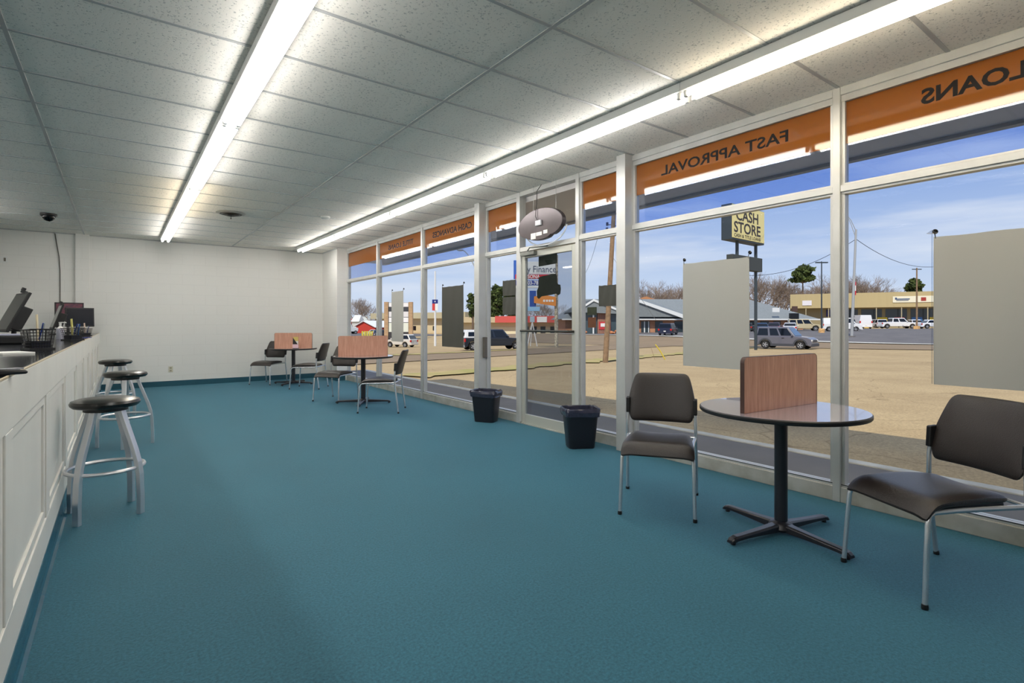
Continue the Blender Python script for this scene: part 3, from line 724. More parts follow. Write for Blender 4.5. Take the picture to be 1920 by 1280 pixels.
# ------------------------------------------------------------------ bins
def bin_():
    r_ = empty('waste_bin'); w, d_ = .165, .125
    def ring(z, k, rc=.04):
        p = []
        for cx, cy, a0 in ((w*k-rc, d_*k-rc, 0), (-w*k+rc, d_*k-rc, 90), (-w*k+rc, -d_*k+rc, 180), (w*k-rc, -d_*k+rc, 270)):
            for i in range(4): a = R(a0+i*30); p.append((cx+rc*math.cos(a), cy+rc*math.sin(a), z))
        return p
    mb = MB(); zs = [(0, .78), (.01, .80), (.38, 1.0), (.385, 1.03), (.375, .985), (.02, .78)]
    rs = [ring(z, k) for z, k in zs]
    for i in range(len(rs)-1): mb.loft(rs[i], rs[i+1], False)
    mb.add(rs[0], [tuple(range(16))[::-1]]); mb.add(rs[-1], [tuple(range(16))])
    mb.build('bin_body', M_binp, r_, smooth=True)
    mb = MB(); g = random.Random(5)
    lv = [(.30, .935), (.36, .97), (.392, .99), (.402, 1.04), (.39, 1.09), (.365, 1.10), (.335, 1.075), (.318, 1.05)]
    rs = []
    for li, (z, k) in enumerate(lv):
        rg = ring(z, k); out_ = []
        for i in range(16):
            a = Vector(rg[i]); b = Vector(rg[(i+1) % 16])
            for q in (0, .5):
                p = a.lerp(b, q); j = .5 if li > 2 else .15
                out_.append((p.x+g.uniform(-.008, .008)*j*2, p.y+g.uniform(-.008, .008)*j*2, p.z+g.uniform(-.012, .012)*j*(1.6 if li > 4 else 1)))
        rs.append(out_)
    for i in range(len(rs)-1): mb.loft(rs[i], rs[i+1], False)
    mb.build('bin_liner', M_bag, r_, smooth=True, subsurf=1)
    return r_
b0 = bin_(); b1 = copy_tree(b0)
b0.location = (3.745, 3.90, 0); b0.rotation_euler.z = R(-28); tag(b0, 'black waste bin with liner on the right of the entrance door', 'bin', 'waste bins by the door')
b1.location = (3.77, 5.64, 0); b1.rotation_euler.z = R(-58); tag(b1, 'black waste bin with liner on the left of the entrance door', 'bin', 'waste bins by the door')

# ------------------------------------------------------------------ posters on the panes
def poster(y1, y2, z1, z2, m, label, cups=True, top=None, x=4.058):
    c = Vector((x, (y1+y2)/2, z1)); o = empty('hanging_poster', c, 0, label, 'poster')
    t = MB(); n = 14; ps = []
    hw = (y2-y1)/2; hh = z2-z1
    vs = []; fs = []
    for i in range(n+1):
        for j in range(9):
            yy = -hw+2*hw*i/n; zz = hh*j/8; xx = .003*math.sin(i*1.1+j*.4)
            vs.append((xx, yy, zz+(0 if j < 8 else -.004*math.sin(i/n*math.pi*3)**2)))
    k = len(vs); vs += [(a+.0012, b, c_) for a, b, c_ in vs]
    for i in range(n):
        for j in range(8):
            a = i*9+j; fs.append((a, a+1, a+10, a+9)); fs.append((a+k, a+9+k, a+10+k, a+1+k))
    for j in range(8): fs.append((j, j+k, j+1+k, j+1)); a = n*9+j; fs.append((a, a+1, a+1+k, a+k))
    for i in range(n): a = i*9; fs.append((a, a+9, a+9+k, a+k)); a = i*9+8; fs.append((a, a+k, a+9+k, a+9))
    t.add(vs, fs); t.build('sheet', m, o, smooth=True)
    if cups:
        for s_ in (-1, 1):
            q = MB(); q.tube([(.0, s_*(hw-.01), hh-.01), (.004, s_*(hw-.003), hh+.03)], .003, 6)
            q.tube([(.004, s_*(hw-.003), hh+.03), (.016, s_*(hw-.003), hh+.035)], [.007, .016], 12); q.build('suction_hook', M_blackg, o, smooth=True)
    return o
poster(2.286, 2.906, .868, 1.778, M_paperg, 'large grey poster back hanging in the window behind the nearest table')
poster(.18, 1.088, .866, 1.778, M_paperg, 'largest grey poster back in the window at the right edge')
poster(6.675, 7.314, .889, 1.812, M_paperd, 'charcoal poster back in the window left of the door')
p4 = poster(8.72, 9.22, .92, 1.83, M_paperg, 'narrow pale grey poster back in the window behind the middle table')
poster(5.40, 5.681, 1.605, 1.806, M_paperd, 'upper of two dark notices in the narrow pane left of the door', False)
poster(5.40, 5.681, 1.357, 1.59, M_paperd, 'lower of two dark notices in the narrow pane left of the door', False)
poster(3.69, 3.944, 1.424, 1.642, M_paperd, 'dark notice on the narrow pane right of the door', False)
rod = MB(); rod.tube([(4.05, 1.094, .87), (4.05, 1.094, 1.80)], .004, 8); rod.lathe([(.02, 0), (.028, .002), (.004, .02)], (4.05, 1.094, 1.80), 16)
tag(rod.build('poster_rail', M_clear, smooth=True), 'clear thin rail at the left edge of the largest poster', 'rail')

# ------------------------------------------------------------------ hanging oval sign over the door
ns = empty('hanging_neon_sign', (3.93, 4.74, 2.385), 0, 'dark oval neon sign seen from behind, hanging over the door', 'sign')
ol = []
for k in range(48):
    a = 2*math.pi*k/48; rx, rz = .40, .19
    ol.append((rx*math.cos(a), rz*math.sin(a)*(1.0 if math.sin(a) > 0 else .92)))
poly = [(y, z) for (y, z) in ol if not (z < -.13)]
idx = [i for i in range(48) if ol[i][1] < -.13]
poly = []
for i in range(48):
    y, z = ol[i]
    if z < -.135 and y < -.14: poly.append((y, max(z, -.135) if y < -.2 else z)); continue
    if z < -.12 and y > .1: poly.append((y*.92, z)); continue
    poly.append((y, z))
MB().prism(poly, -.03, .03, 'x').build('sign_body', mat('sign_back', (84, 77, 80), .28, .5, noise=.2, nscale=5), ns, bevel=.006)
MB().box(-.05, -.03, -.05, .05, -.01, .05).build('terminal_box', mat('tb', (200, 200, 204), .3), ns, bevel=.004)
MB().box(-.033, -.03, .06, .15, -.155, -.085).box(-.033, -.03, -.15, -.08, -.115, -.075).box(-.033, -.03, -.05, .05, -.125, -.085).build('back_label', M_paper, ns)
lead = MB(); lead.tube([(-.035, 0, .02), (-.045, .05, .1), (-.04, .03, .25), (-.02, .05, .4), (.03, .03, .48)], .004, 6); lead.build('power_lead', M_black, ns)
for y_ in (-.26, .14): MB().tube([(0, y_, .14), (0, y_, .479)], .002, 6).build('hanging_chain', M_steel, ns)
glow = MB(); n = 20
pt = [(.045, .37*math.cos(a_), .2*math.sin(a_)) for a_ in [math.pi*(1.02+i/n*.95) for i in range(n+1)]]
glow.tube([(x, y-.02, z-.03) for x, y, z in pt], .008, 8); glow.build('neon_tube', mat('neon_glass', (226, 230, 236), .2), ns, smooth=True)

# ------------------------------------------------------------------ things on the counter
def monitor(u, depth, w, h, tilt, rz, lb, webcam=False, z0=.09):
    p = FW*depth+RT*((u-960)/FPX*depth)
    o = empty('computer_monitor', (p.x, p.y, CT), rz, lb, 'monitor')
    T = Matrix.Translation((0, 0, z0)) @ Matrix.Rotation(tilt, 4, 'X')
    m = MB(); m.T = T; m.box(-w/2, w/2, -.012, .012, 0, h); m.build('screen_frame', M_black, o, bevel=.004)
    m = MB(); m.T = T; m.box(-w/2+.02, w/2-.02, -.014, -.012, .02, h-.02); m.build('screen', M_blackg, o)
    m = MB(); m.T = T; m.box(-w*.36, w*.36, .012, .10, h*.1, h*.68); m.build('rear_housing', M_black, o, bevel=.008)
    m = MB(); m.tube([(0, .09, .01), (0, .10, z0+h*.3)], .02, 10); m.build('neck', M_black, o)
    m = MB(); m.lathe([(.11, 0), (.11, .012), (.03, .02)], (0, .05, 0), 24, .8); m.build('stand', M_black, o, smooth=True)
    if webcam:
        m = MB(); m.T = T; m.box(-.02, .02, -.03, .02, h, h+.025).lathe([(.018, 0), (.018, .03)], (0, -.02, h+.02), 12); m.build('webcam', M_black, o)
    return o
monitor(2, 5.2, .46, .42, R(-24), R(-72), 'black computer monitor tilted on the counter, nearest of three', True)
monitor(97, 8.4, .40, .40, R(-18), R(-80), 'black computer monitor tilted behind the pump bottle', True)
monitor(150, 9.0, .40, .32, R(-3), R(20), 'dark computer monitor facing the room at the counter end', False, .12)
mm2 = monitor(130, 9.3, .40, .27, R(0), R(15), 'computer screen showing a red picture behind the other monitors', False, .27)
for c_ in mm2.children:
    if c_.name.startswith('screen') and not c_.name.startswith('screen_frame'):
        c_.data.materials.clear(); c_.data.materials.append(mat('red_screen', (96, 44, 56), .4, col2=(26, 30, 52), nscale=30, emit=.2))
# pump bottle
def cpos(u, v_): 
    d_ = (EYE-CT)*FPX/(v_-CY); p = FW*d_+RT*((u-960)/FPX*d_); return (p.x, p.y, CT)
pb_ = empty('pump_bottle', cpos(113, 635.5), 0, 'clear pump bottle of sanitizer with a white pump', 'bottle')
MB().lathe([(.034, 0), (.036, .005), (.036, .105), (.03, .118), (.014, .126)], seg=24).build('bottle_body', mat('gel', (170, 172, 185), .12), pb_, smooth=True)
MB().lathe([(.03, .118), (.016, .135), (.011, .14), (.011, .175), (.014, .178), (.014, .187)], seg=18).tube([(0, 0, .182), (.045, 0, .182), (.05, 0, .176)], .006, 8).build('pump', M_white, pb_, smooth=True)
def organiser(u, v_, rz, lb, s=1.0, ruler=(225, 210, 175), pens=((30, 60, 150), (160, 165, 170))):
    o = empty('desk_organizer', cpos(u, v_), rz, lb, 'desk organizer')
    w = .075*s; h = .11*s
    m = MB()
    ra = [(-w*.8, -w*.6, .006), (w*.8, -w*.6, .006), (w*.8, w*.6, .006), (-w*.8, w*.6, .006)]; rb = [(-w*1.25, -w*.75, h), (w, -w*.75, h*1.05), (w, w*.75, h*1.05), (-w*1.25, w*.75, h)]
    for i in range(4):
        j = (i+1) % 4
        for k in range(9):
            t = k/8
            a = Vector(ra[i]).lerp(Vector(ra[j]), t); b = Vector(rb[i]).lerp(Vector(rb[j]), t); m.tube([a, b], .0016*s, 4)
        for k in range(1, 7):
            t = k/6; m.tube([Vector(ra[i]).lerp(Vector(rb[i]), t), Vector(ra[j]).lerp(Vector(rb[j]), t)], .0016*s if k < 6 else .003*s, 4)
    m.box(-w*1.1, w*.95, -w*.75, w*.75, 0, .012); m.build('wire_basket', M_black, o)
    m = MB(); m.box(-w*.78, w*.78, -w*.55, w*.55, .012, h*.45); m.build('contents', mat('org_fill', (22, 26, 44), .5), o)
    T = Matrix.Rotation(R(-8), 4, 'Y'); m = MB(); m.T = T; m.box(-.012*s, .012*s, -.003, .003, .02, .20*s); m.build('ruler', mat('rul%d' % u, ruler, .5), o)
    for k, c_ in enumerate(pens):
        m = MB(); m.tube([(-.02+.03*k, .01*k, .02), (.05*s+.02*k, .01, .15*s)], .0045, 6); m.build('pen', mat('pen%d_%d' % (u, k), c_, .4), o)
    return o
organiser(72, 655, R(-70), 'black wire pen holder with a tan ruler, nearest on the counter', 1.15)
organiser(137, 638, R(-60), 'black wire pen holder with blue papers beside the pump bottle', 1.1, (214, 206, 120), ((30, 60, 150), (150, 160, 175), (40, 90, 160)))
organiser(160, 630, R(-60), 'small pen holder with pale pens at the counter end', .9, (222, 196, 180), ((210, 214, 214), (30, 50, 120)))
tag(MB().box(-.07, .07, -.11, .11, 0, .01).build('paper_stack', M_paper, loc=cpos(20, 663), bevel=.001), 'flat stack of cream papers on the counter', 'papers').rotation_euler.z = R(25)
tag(MB().box(-.06, .06, -.10, .10, 0, .006).build('blue_folder', M_blue, loc=cpos(160, 633.0)), 'flat blue folder at the far end of the counter', 'folder')
tr = empty('card_terminal', cpos(4, 703), R(35), 'dark card machine on the counter at the left edge', 'card machine')
MB().prism([(-.06, 0), (.06, 0), (.06, .012), (-.06, .026)], -.025, .025, 'y').build('terminal_body', M_black, tr, bevel=.006)
MB().box(-.04, .05, -.018, .018, .016, .0205).build('keypad', mat('keys', (150, 150, 156), .4), tr)
pr_ = empty('receipt_printer', cpos(12, 645), R(10), 'grey receipt printer below the nearest monitor', 'printer')
MB().box(-.08, .10, -.08, .08, 0, .07).build('printer_body', M_black, pr_, bevel=.012)
MB().box(-.07, .12, -.07, .07, .025, .04).box(-.09, .08, -.06, .06, .07, .085).build('paper_tray', mat('tray', (176, 178, 198), .4), pr_, bevel=.004)

# ================================================================== OUTDOORS
def wheel(o, x, y, r, w=.22):
    e = empty('wheel', (x, y, r)); e.parent = o
    s_ = 1 if y > 0 else -1
    t = MB(); n = 20
    prof = [(-w/2, r*.62), (-w/2, r*.93), (-w/2+.03, r), (w/2-.03, r), (w/2, r*.93), (w/2, r*.62)]
    vs = []; fs = []
    for (yy, rr) in prof:
        for k in range(n): a = 2*math.pi*k/n; vs.append((rr*math.cos(a), yy, rr*math.sin(a)))
    for i in range(len(prof)-1):
        for k in range(n): fs.append((i*n+k, i*n+(k+1) % n, (i+1)*n+(k+1) % n, (i+1)*n+k))
    t.add(vs, fs); t.build('tyre', M_tyre, e, smooth=True)
    t = MB(); yy = s_*(w/2-.03)
    vs = [(r*.64*math.cos(2*math.pi*k/n), yy-s_*.02, r*.64*math.sin(2*math.pi*k/n)) for k in range(n)]
    t.m = 1; t.add(vs, [tuple(range(n))]); t.m = 0
    for k in range(5):
        a = 2*math.pi*k/5; T = Matrix.Rotation(a, 4, 'Y'); t.T = T; t.box(0, r*.62, yy-.012, yy+.012, -r*.1, r*.1)
    t.T = None
    for k in range(n):
        a = 2*math.pi*k/n; b = 2*math.pi*(k+1)/n
        t.add([(r*.56*math.cos(a), yy+s_*.012, r*.56*math.sin(a)), (r*.66*math.cos(a), yy+s_*.012, r*.66*math.sin(a)), (r*.66*math.cos(b), yy+s_*.012, r*.66*math.sin(b)), (r*.56*math.cos(b), yy+s_*.012, r*.56*math.sin(b))], [(0, 1, 2, 3)])
    t.build('rim', [M_rim, M_tyre], e, recalc=False)

def car(name, label, p, rz, col, L_=4.4, W_=1.8, H_=1.5, kind='suv', wr=.34, col2=None, group=None, cat='car', roofcol=None):
    """x forward, centre at origin, ground z=0"""
    o = empty(name, p, rz, label, cat, group)
    # follow the slope
    paint = mat('paint_%s_%d_%d_%d' % ((kind,)+tuple(col)), col, .28, .1, coat=.5)
    clad = mat('clad_%d_%d_%d' % tuple(col2), col2, .6) if col2 else paint
    hl = L_/2; xf, xr = hl-.82, -hl+.80; gc = .24; ar = wr+.07
    belt = {'suv': .58, 'hatch': .60, 'sedan': .62, 'van': .60, 'pickup': .60}[kind]*H_
    hood = belt*(.93 if kind != 'van' else .9)
    def arch(cx):
        return [(cx+ar*math.cos(a), max(gc, wr+ar*math.sin(a))) for a in [math.pi*i/8 for i in range(9)]]
    poly = [(hl-.05, gc)]
    poly += [p_ for p_ in arch(xf)] + [p_ for p_ in arch(xr)]
    poly += [(-hl+.05, gc), (-hl, gc+.25)]
    if kind == 'pickup': poly += [(-hl, belt*1.0), (-hl+1.55, belt)]
    elif kind == 'sedan': poly += [(-hl, belt*.93), (-hl+.55, belt)]
    else: poly += [(-hl+.02, belt)]
    fx = {'suv': hl-1.15, 'hatch': hl-.85, 'sedan': hl-1.25, 'van': hl-.75, 'pickup': hl-1.45}[kind]
    poly += [(fx, belt), (hl-.35, hood), (hl-.06, hood*.86), (hl, gc+.22)]
    b = MB(); b.prism(poly, -W_/2, W_/2, 'y'); b.build('body', paint, o, bevel=.06, bseg=3)
    # greenhouse
    rearx0 = {'suv': -hl+.05, 'hatch': -hl+.08, 'sedan': -hl+.65, 'van': -hl+.03, 'pickup': -hl+1.62}[kind]
    rearx1 = {'suv': -hl+.18, 'hatch': -hl+.5, 'sedan': -hl+1.2, 'van': -hl+.06, 'pickup': -hl+1.75}[kind]
    frx1 = {'suv': fx-.62, 'hatch': fx-.75, 'sedan': fx-.75, 'van': fx-.65, 'pickup': fx-.6}[kind]
    b0_, t0_ = W_/2-.03, W_/2-.2
    def gh(x, z):  # half width at height
        k = (z-belt)/(H_-belt); return b0_+(t0_-b0_)*k
    g = MB(); g.loft([(fx, -b0_, belt-.03), (fx, b0_, belt-.03), (rearx0, b0_, belt-.03), (rearx0, -b0_, belt-.03)],
                     [(frx1, -t0_, H_), (frx1, t0_, H_), (rearx1, t0_, H_), (rearx1, -t0_, H_)])
    rm = mat('paint_roof_%d_%d_%d' % tuple(roofcol), roofcol, .3) if roofcol else paint
    g.build('cab', rm if kind != 'pickup' or not roofcol else paint, o, bevel=.06, bseg=3)
    # windows
    def side(xa0, xa1, xb0, xb1, s_, z0_=.06, z1_=.12):
        zb, zt = belt+z0_, H_-z1_; yb_, yt = gh(0, zb)+.012, gh(0, zt)+.012
        q = MB(); e_ = .02
        A = [(xa0, s_*yb_, zb), (xb0, s_*yb_, zb), (xb1, s_*yt, zt), (xa1, s_*yt, zt)]
        q.loft([(x, y-s_*e_*2, z) for x, y, z in A], A); return q.build('side_window', M_glassdk, o, bevel=.012)
    def fxz(z): return fx+(frx1-fx)*(z-belt)/(H_-belt)
    def rxz(z): return rearx0+(rearx1-rearx0)*(z-belt)/(H_-belt)
    zb, zt = belt+.06, H_-.12
    F0, F1, R0, R1 = fxz(zb)-.14, fxz(zt)-.12, rxz(zb)+.1, rxz(zt)+.1
    if kind == 'van': cuts = [(.80, .998)]
    elif kind == 'pickup': cuts = [(0.02, .42), (.5, .98)]
    elif kind == 'suv': cuts = [(0.0, .31), (.37, .62), (.67, .99)]
    else: cuts = [(.02, .46), (.52, .98)]
    for s_ in (-1, 1):
        for c0, c1 in cuts:
            side(R0+(F0-R0)*c0, R1+(F1-R1)*c0, R0+(F0-R0)*c1, R1+(F1-R1)*c1, s_)
    ws = MB(); yb_, yt = gh(0, zb)-.08, gh(0, zt)-.06
    A = [(fxz(zb)+.012, -yb_, zb), (fxz(zb)+.012, yb_, zb), (fxz(zt)+.012, yt, zt), (fxz(zt)+.012, -yt, zt)]
    ws.loft([(x-.03, y, z) for x, y, z in A], A); ws.build('windscreen', mat('windscreen', (92, 116, 140), .08), o)
    if kind != 'van':
        ws = MB(); A = [(rxz(zb)-.012, -yb_, zb+.04), (rxz(zb)-.012, yb_, zb+.04), (rxz(zt)-.012, yt, zt), (rxz(zt)-.012, -yt, zt)]
        ws.loft(A, [(x+.03, y, z) for x, y, z in A]); ws.build('rear_window', M_glassdk, o)
    for s_ in (-1, 1):
        for x_ in (xf, xr): wheel(o, x_, s_*(W_/2-.11), wr)
        h_ = MB(); h_.box(hl-.2, hl-.005, s_*(W_/2-.42), s_*(W_/2-.06), hood*.66, hood*.82); h_.build('headlight', mat('lens', (226, 222, 214), .15), o, bevel=.03)
        h_ = MB(); h_.box(-hl-.008, -hl+.12, s_*(W_/2-.22), s_*(W_/2+.004), belt*.68, belt*.95); h_.build('tail_light', mat('redlens', (190, 26, 26), .2), o, bevel=.02)
        h_ = MB(); h_.box(fx-.30, fx-.15, s_*(W_/2-.01), s_*(W_/2+.15), belt+.02, belt+.16); h_.build('door_mirror', paint, o, bevel=.03)
        h_ = MB(); h_.box(-.05, .13, s_*(W_/2-.005), s_*(W_/2+.02), belt-.16, belt-.12); h_.build('door_handle', M_black if col2 else paint, o)
    bm_ = MB(); bm_.box(hl-.22, hl+.07, -W_/2+.03, W_/2-.03, gc+.0, gc+.25).box(-hl-.06, -hl+.15, -W_/2+.03, W_/2-.03, gc+.02, gc+.25); bm_.build('bumper', clad if col2 else (mat('chrome_bumper', (170, 172, 172), .3, .6) if kind == 'pickup' else paint), o, bevel=.04)
    gr_ = MB(); gr_.box(hl-.08, hl+.02, -W_/2+.45, W_/2-.45, hood*.62, hood*.8); gr_.build('grille', mat('grille', (60, 60, 64), .4), o, bevel=.02)
    MB().box(-hl-.075, -hl-.055, -.15, .15, gc+.30, gc+.42).build('number_plate', M_paper, o)
    if col2:
        for s_ in (-1, 1):
            for cx in (xf, xr):
                c_ = MB(); n = 9; pi_ = [(cx+(ar-.005)*math.cos(math.pi*i/n), wr+(ar-.005)*math.sin(math.pi*i/n)) for i in range(n+1)]
                po = [(cx+(ar+.12)*math.cos(math.pi*i/n), wr+(ar+.12)*math.sin(math.pi*i/n)) for i in range(n, -1, -1)]
                c_.prism(pi_+po, s_*(W_/2-.02), s_*(W_/2+.025), 'y'); c_.build('fender_cladding', clad, o, bevel=.01)
            sl = MB(); sl.box(xr+ar, xf-ar, s_*(W_/2-.02), s_*(W_/2+.02), gc, gc+.2); sl.build('side_sill', clad, o)
    return o

# near vehicles
def pv(u, d_): return at(u, d_)
car('small_suv', 'boxy grey small SUV driving past behind the tall sign pole', pv(1474, 43.2), head(45), (104, 104, 114), 4.25, 1.8, 1.78, 'suv', .34, (66, 68, 74))
tk = car('pickup_truck', 'black pickup truck with a white bed cap seen left of the door', pv(922, 48), head(-22), (26, 34, 46), 5.7, 1.95, 1.85, 'pickup', .38, cat='truck')
cap = MB(); cap.loft([(-2.83, -.93, 1.1), (-2.83, .93, 1.1), (-1.25, .93, 1.1), (-1.25, -.93, 1.1)], [(-2.66, -.76, 1.80), (-2.66, .76, 1.80), (-1.28, .76, 1.80), (-1.28, -.76, 1.80)])
cap.build('bed_cap', mat('cap_white', (228, 228, 226), .3), tk, bevel=.05)
cw = MB()
for s_ in (-1, 1): cw.loft([(-2.5, s_*.90, 1.25), (-1.45, s_*.90, 1.25), (-1.48, s_*.81, 1.62), (-2.45, s_*.81, 1.62)], [(-2.5, s_*.92, 1.25), (-1.45, s_*.92, 1.25), (-1.48, s_*.83, 1.62), (-2.45, s_*.83, 1.62)])
cw.box(-2.85, -2.76, -.6, .6, 1.25, 1.6); cw.build('cap_window', M_glassdk, tk)
car('small_hatchback', 'small white hatchback behind the pale narrow poster', pv(752, 62), head(180+22), (214, 208, 196), 3.65, 1.6, 1.5, 'hatch', .29)
car('dark_suv', 'dark blue SUV parked before the brick building, seen from behind', pv(1253, 77), head(-62), (24, 30, 56), 4.7, 1.9, 1.72, 'suv', .36)
car('cargo_van', 'white cargo van parked past the tall silver lamp post base', pv(1578, 80), head(25), (232, 232, 230), 5.0, 1.95, 2.0, 'van', .33, cat='van')
car('offroad_truck', 'beige boxy off-road vehicle left of the white van', pv(1507, 88), head(20), (196, 182, 146), 4.8, 2.0, 1.95, 'suv', .42)
car('parked_car', 'blue car parked beside the sign pole', pv(1427, 80), head(-70), (44, 74, 108), 4.5, 1.8, 1.5, 'sedan')
car('parked_car', 'dark purple car with lit red lights behind the grey SUV', pv(1452, 84), head(-60), (60, 50, 72), 4.5, 1.8, 1.5, 'sedan')
car('parked_car', 'silver white sedan behind the grey SUV roof', pv(1482, 79), head(-60), (206, 208, 212), 4.6, 1.8, 1.45, 'sedan')
car('parked_pickup', 'black pickup parked left of the silver lamp post', pv(1592, 92), head(-60), (28, 34, 40), 5.4, 1.95, 1.85, 'pickup', .38, cat='truck')
car('white_van', 'white high van seen from behind right of the lamp post', pv(1614, 100), head(-75), (238, 238, 238), 5.2, 2.1, 2.5, 'van', .36, cat='van')
car('parked_suv', 'pale SUV parked left of the white pickup', pv(1644, 106), head(-80), (226, 226, 228), 4.6, 1.9, 1.7, 'suv')
car('white_pickup', 'white crew cab pickup in front of the tan store', pv(1682, 94), head(10), (236, 236, 236), 5.6, 1.95, 1.85, 'pickup', .38, cat='truck')
car('parked_car', 'white car behind the wooden pole in front of the tan store', pv(1712, 98), head(-80), (222, 224, 226), 4.4, 1.8, 1.5, 'sedan')
car('white_sedan', 'white sedan at the left edge of the largest poster', pv(1752, 87), head(10), (238, 238, 238), 4.6, 1.8, 1.45, 'sedan')
car('parked_car', 'dark car far off near the stone sign pillars', pv(722, 105), head(-40), (50, 44, 54), 4.4, 1.8, 1.5, 'hatch')
car('parked_car', 'white car with green stripe near the red barn building', pv(697, 135), head(160), (210, 216, 212), 4.4, 1.8, 1.4, 'sedan')
car('parked_car', 'dark car at the left of the sign pole', pv(1402, 92), head(-60), (36, 44, 36), 4.5, 1.8, 1.5, 'sedan')

# semi truck
p = pv(650, 150); sm = empty('semi_truck', p, head(-35), 'white semi truck with box trailer at the far left', 'truck')
MB().box(-9, -1.2, -1.25, 1.25, 1.1, 4.1).build('trailer', M_white, sm, bevel=.05)
MB().prism([(-.9, .7), (2.9, .7), (3.0, 1.7), (1.4, 1.95), (.9, 3.0), (-.9, 3.6)], -1.15, 1.15, 'y').build('tractor', M_white, sm, bevel=.1)
MB().loft([(1.42, -.95, 2.0), (1.42, .95, 2.0), (1.0, .9, 2.85), (1.0, -.9, 2.85)], [(1.50, -.95, 2.0), (1.50, .95, 2.0), (1.08, .9, 2.85), (1.08, -.9, 2.85)]).build('windscreen', M_glassdk, sm)
for x_ in (-8.2, -7.0, -.3, 2.2):
    for s_ in (-1, 1): wheel(sm, x_, s_*1.05, .5, .3)

# ---- pylon sign (CASH STORE)
PD = 41.35
p = pv(1417, PD)
ps = empty('pylon_sign', p, 0, 'tall pole sign reading CASH STORE above the grey SUV', 'sign')
sg = math.atan2(RT.y, RT.x)+R(39.2)         # the face recedes to the right
T = Matrix.Rotation(sg, 4, 'Z')
zo = EYE-p.z                                  # eye level above the pole foot
def sbx(name, x0_, x1_, y0_, y1_, z0_, z1_, mm_, par=ps):
    q = MB(); q.T = T; q.box(x0_, x1_, y0_, y1_, z0_, z1_); return q.build(name, mm_, par, bevel=.02)
zb_ = zo+6.25; ztop = zb_+2.43
m = MB(); m.tube([(0, 0, 0), (0, 0, zo+4.1)], .115, 14); m.build('main_pole', M_darkpole, ps, smooth=True)
sbx('upper_cabinet', -4.37, .57, -.38, .42, zb_-.12, ztop+.04, M_darkpole)
fo = sbx('sign_face', -4.33, .53, -.42, -.38, zb_, ztop, mat('sign_yellow', (236, 222, 150), .5))
m = MB(); m.T = T
def fit(mb, body, x0_, x1_, z0_, cap, bold):
    t_ = MB(); t_.text(body, 1.0, lambda X_, Y_, Z_: (X_, Z_, Y_), .004, bold)
    xs = [v_[0] for v_ in t_.v]; zs = [v_[2] for v_ in t_.v]; a_, b_, c_ = min(xs), max(xs), max(zs)
    mb.add([(x0_+(v_[0]-a_)/(b_-a_)*(x1_-x0_), -.43-v_[1], z0_+max(v_[2], -.02)/c_*cap) for v_ in t_.v], t_.f)
fit(m, 'CASH', -3.80, -.48, zb_+1.36, .78, .016)
fit(m, 'STORE', -4.10, -.12, zb_+.45, .78, .016)
fit(m, 'CASH & TITLE LOANS', -4.08, -.12, zb_+.10, .24, .0)
m.build('lettering', mat('sign_letters', (52, 44, 44), .6), fo)
for xx in (-2.87, 0.0):
    m = MB(); m.T = T; m.tube([(xx, 0, zo+4.9), (xx, 0, zb_)], .12, 10); m.build('support_post', M_darkpole, ps, smooth=True)
sbx('lower_cabinet', -3.95, .57, -.25, .25, zo+4.05, zo+5.1, mat('dark_cabinet', (62, 66, 62), .6))

# ---- utility pole near
p = pv(1135, 25.5)
up = empty('utility_pole', p, 0, 'leaning brown wooden utility pole right of the door', 'utility pole')
lean = RT*.42
m = MB(); m.tube([(0, 0, 0), (lean.x*.5, lean.y*.5, 3.6), (lean.x, lean.y, 7.4)], [.135, .12, .10], 12); m.build('pole_shaft', M_timber, up, smooth=True)
m = MB()
for k, (a_, z_) in enumerate(((-.28, 6.55), (-.28, 6.3), (.24, 6.5), (.24, 6.25))):
    q = lean*(z_/7.4)+RT*a_; m.tube([(q.x, q.y, z_), (q.x, q.y, z_+.16)], .06, 8); q2 = lean*(z_/7.4); m.tube([(q2.x, q2.y, z_+.05), (q.x, q.y, z_+.05)], .02, 6)
m.build('insulator', mat('insul', (50, 54, 80), .4), up)
def wire(a, b, sag, label, r=.012, name='overhead_wire'):
    a = Vector(a); b = Vector(b); pts = []
    for i in range(17):
        t = i/16; q = a.lerp(b, t); q.z -= sag*4*t*(1-t); pts.append(q)
    m = MB(); m.tube(pts, r, 5); return tag(m.build(name, M_black), label, 'wire')
base = Vector(p)
P3 = lambda u, v_, d_: (lambda q: Vector((q.x, q.y, hz(v_, d_))))(FW*d_+RT*((u-960)/FPX*d_))
wire(P3(1122, 440, 25), P3(1092, 520, 30), .3, 'short wire dropping left of the utility pole', .008)
wire(base+lean*.9+Vector((0, 0, 5.0)), P3(1230, 600, 23.5)*1.0, .0, 'guy wire running down right of the utility pole', .008)
wire(base+lean*.95+Vector((0, 0, 6.4)), P3(1440, 376, 40), .4, 'high wire from the utility pole towards the sign', .01)

# yellow guy guard + sign stubs in verge
p = at(1247, 27.5); gg = MB(); a0 = Vector((0, 0, 0)); a1 = RT*-.50+Vector((0, 0, .78))
gg.tube([a0, a1*.5+Vector((0, 0, .05)), a1], .03, 8); tag(gg.build('guy_guard', mat('guard_yellow', (212, 190, 60), .5), loc=p), 'yellow guy wire guard leaning out of the grass', 'guy guard')
p = at(1228, 27.5); gg = MB(); gg.tube([(0, 0, 0), RT*-.2+Vector((0, 0, .62))], .008, 6); tag(gg.build('wire_stake', M_timber, loc=p), 'thin brown stake left of the yellow guy guard', 'stake')

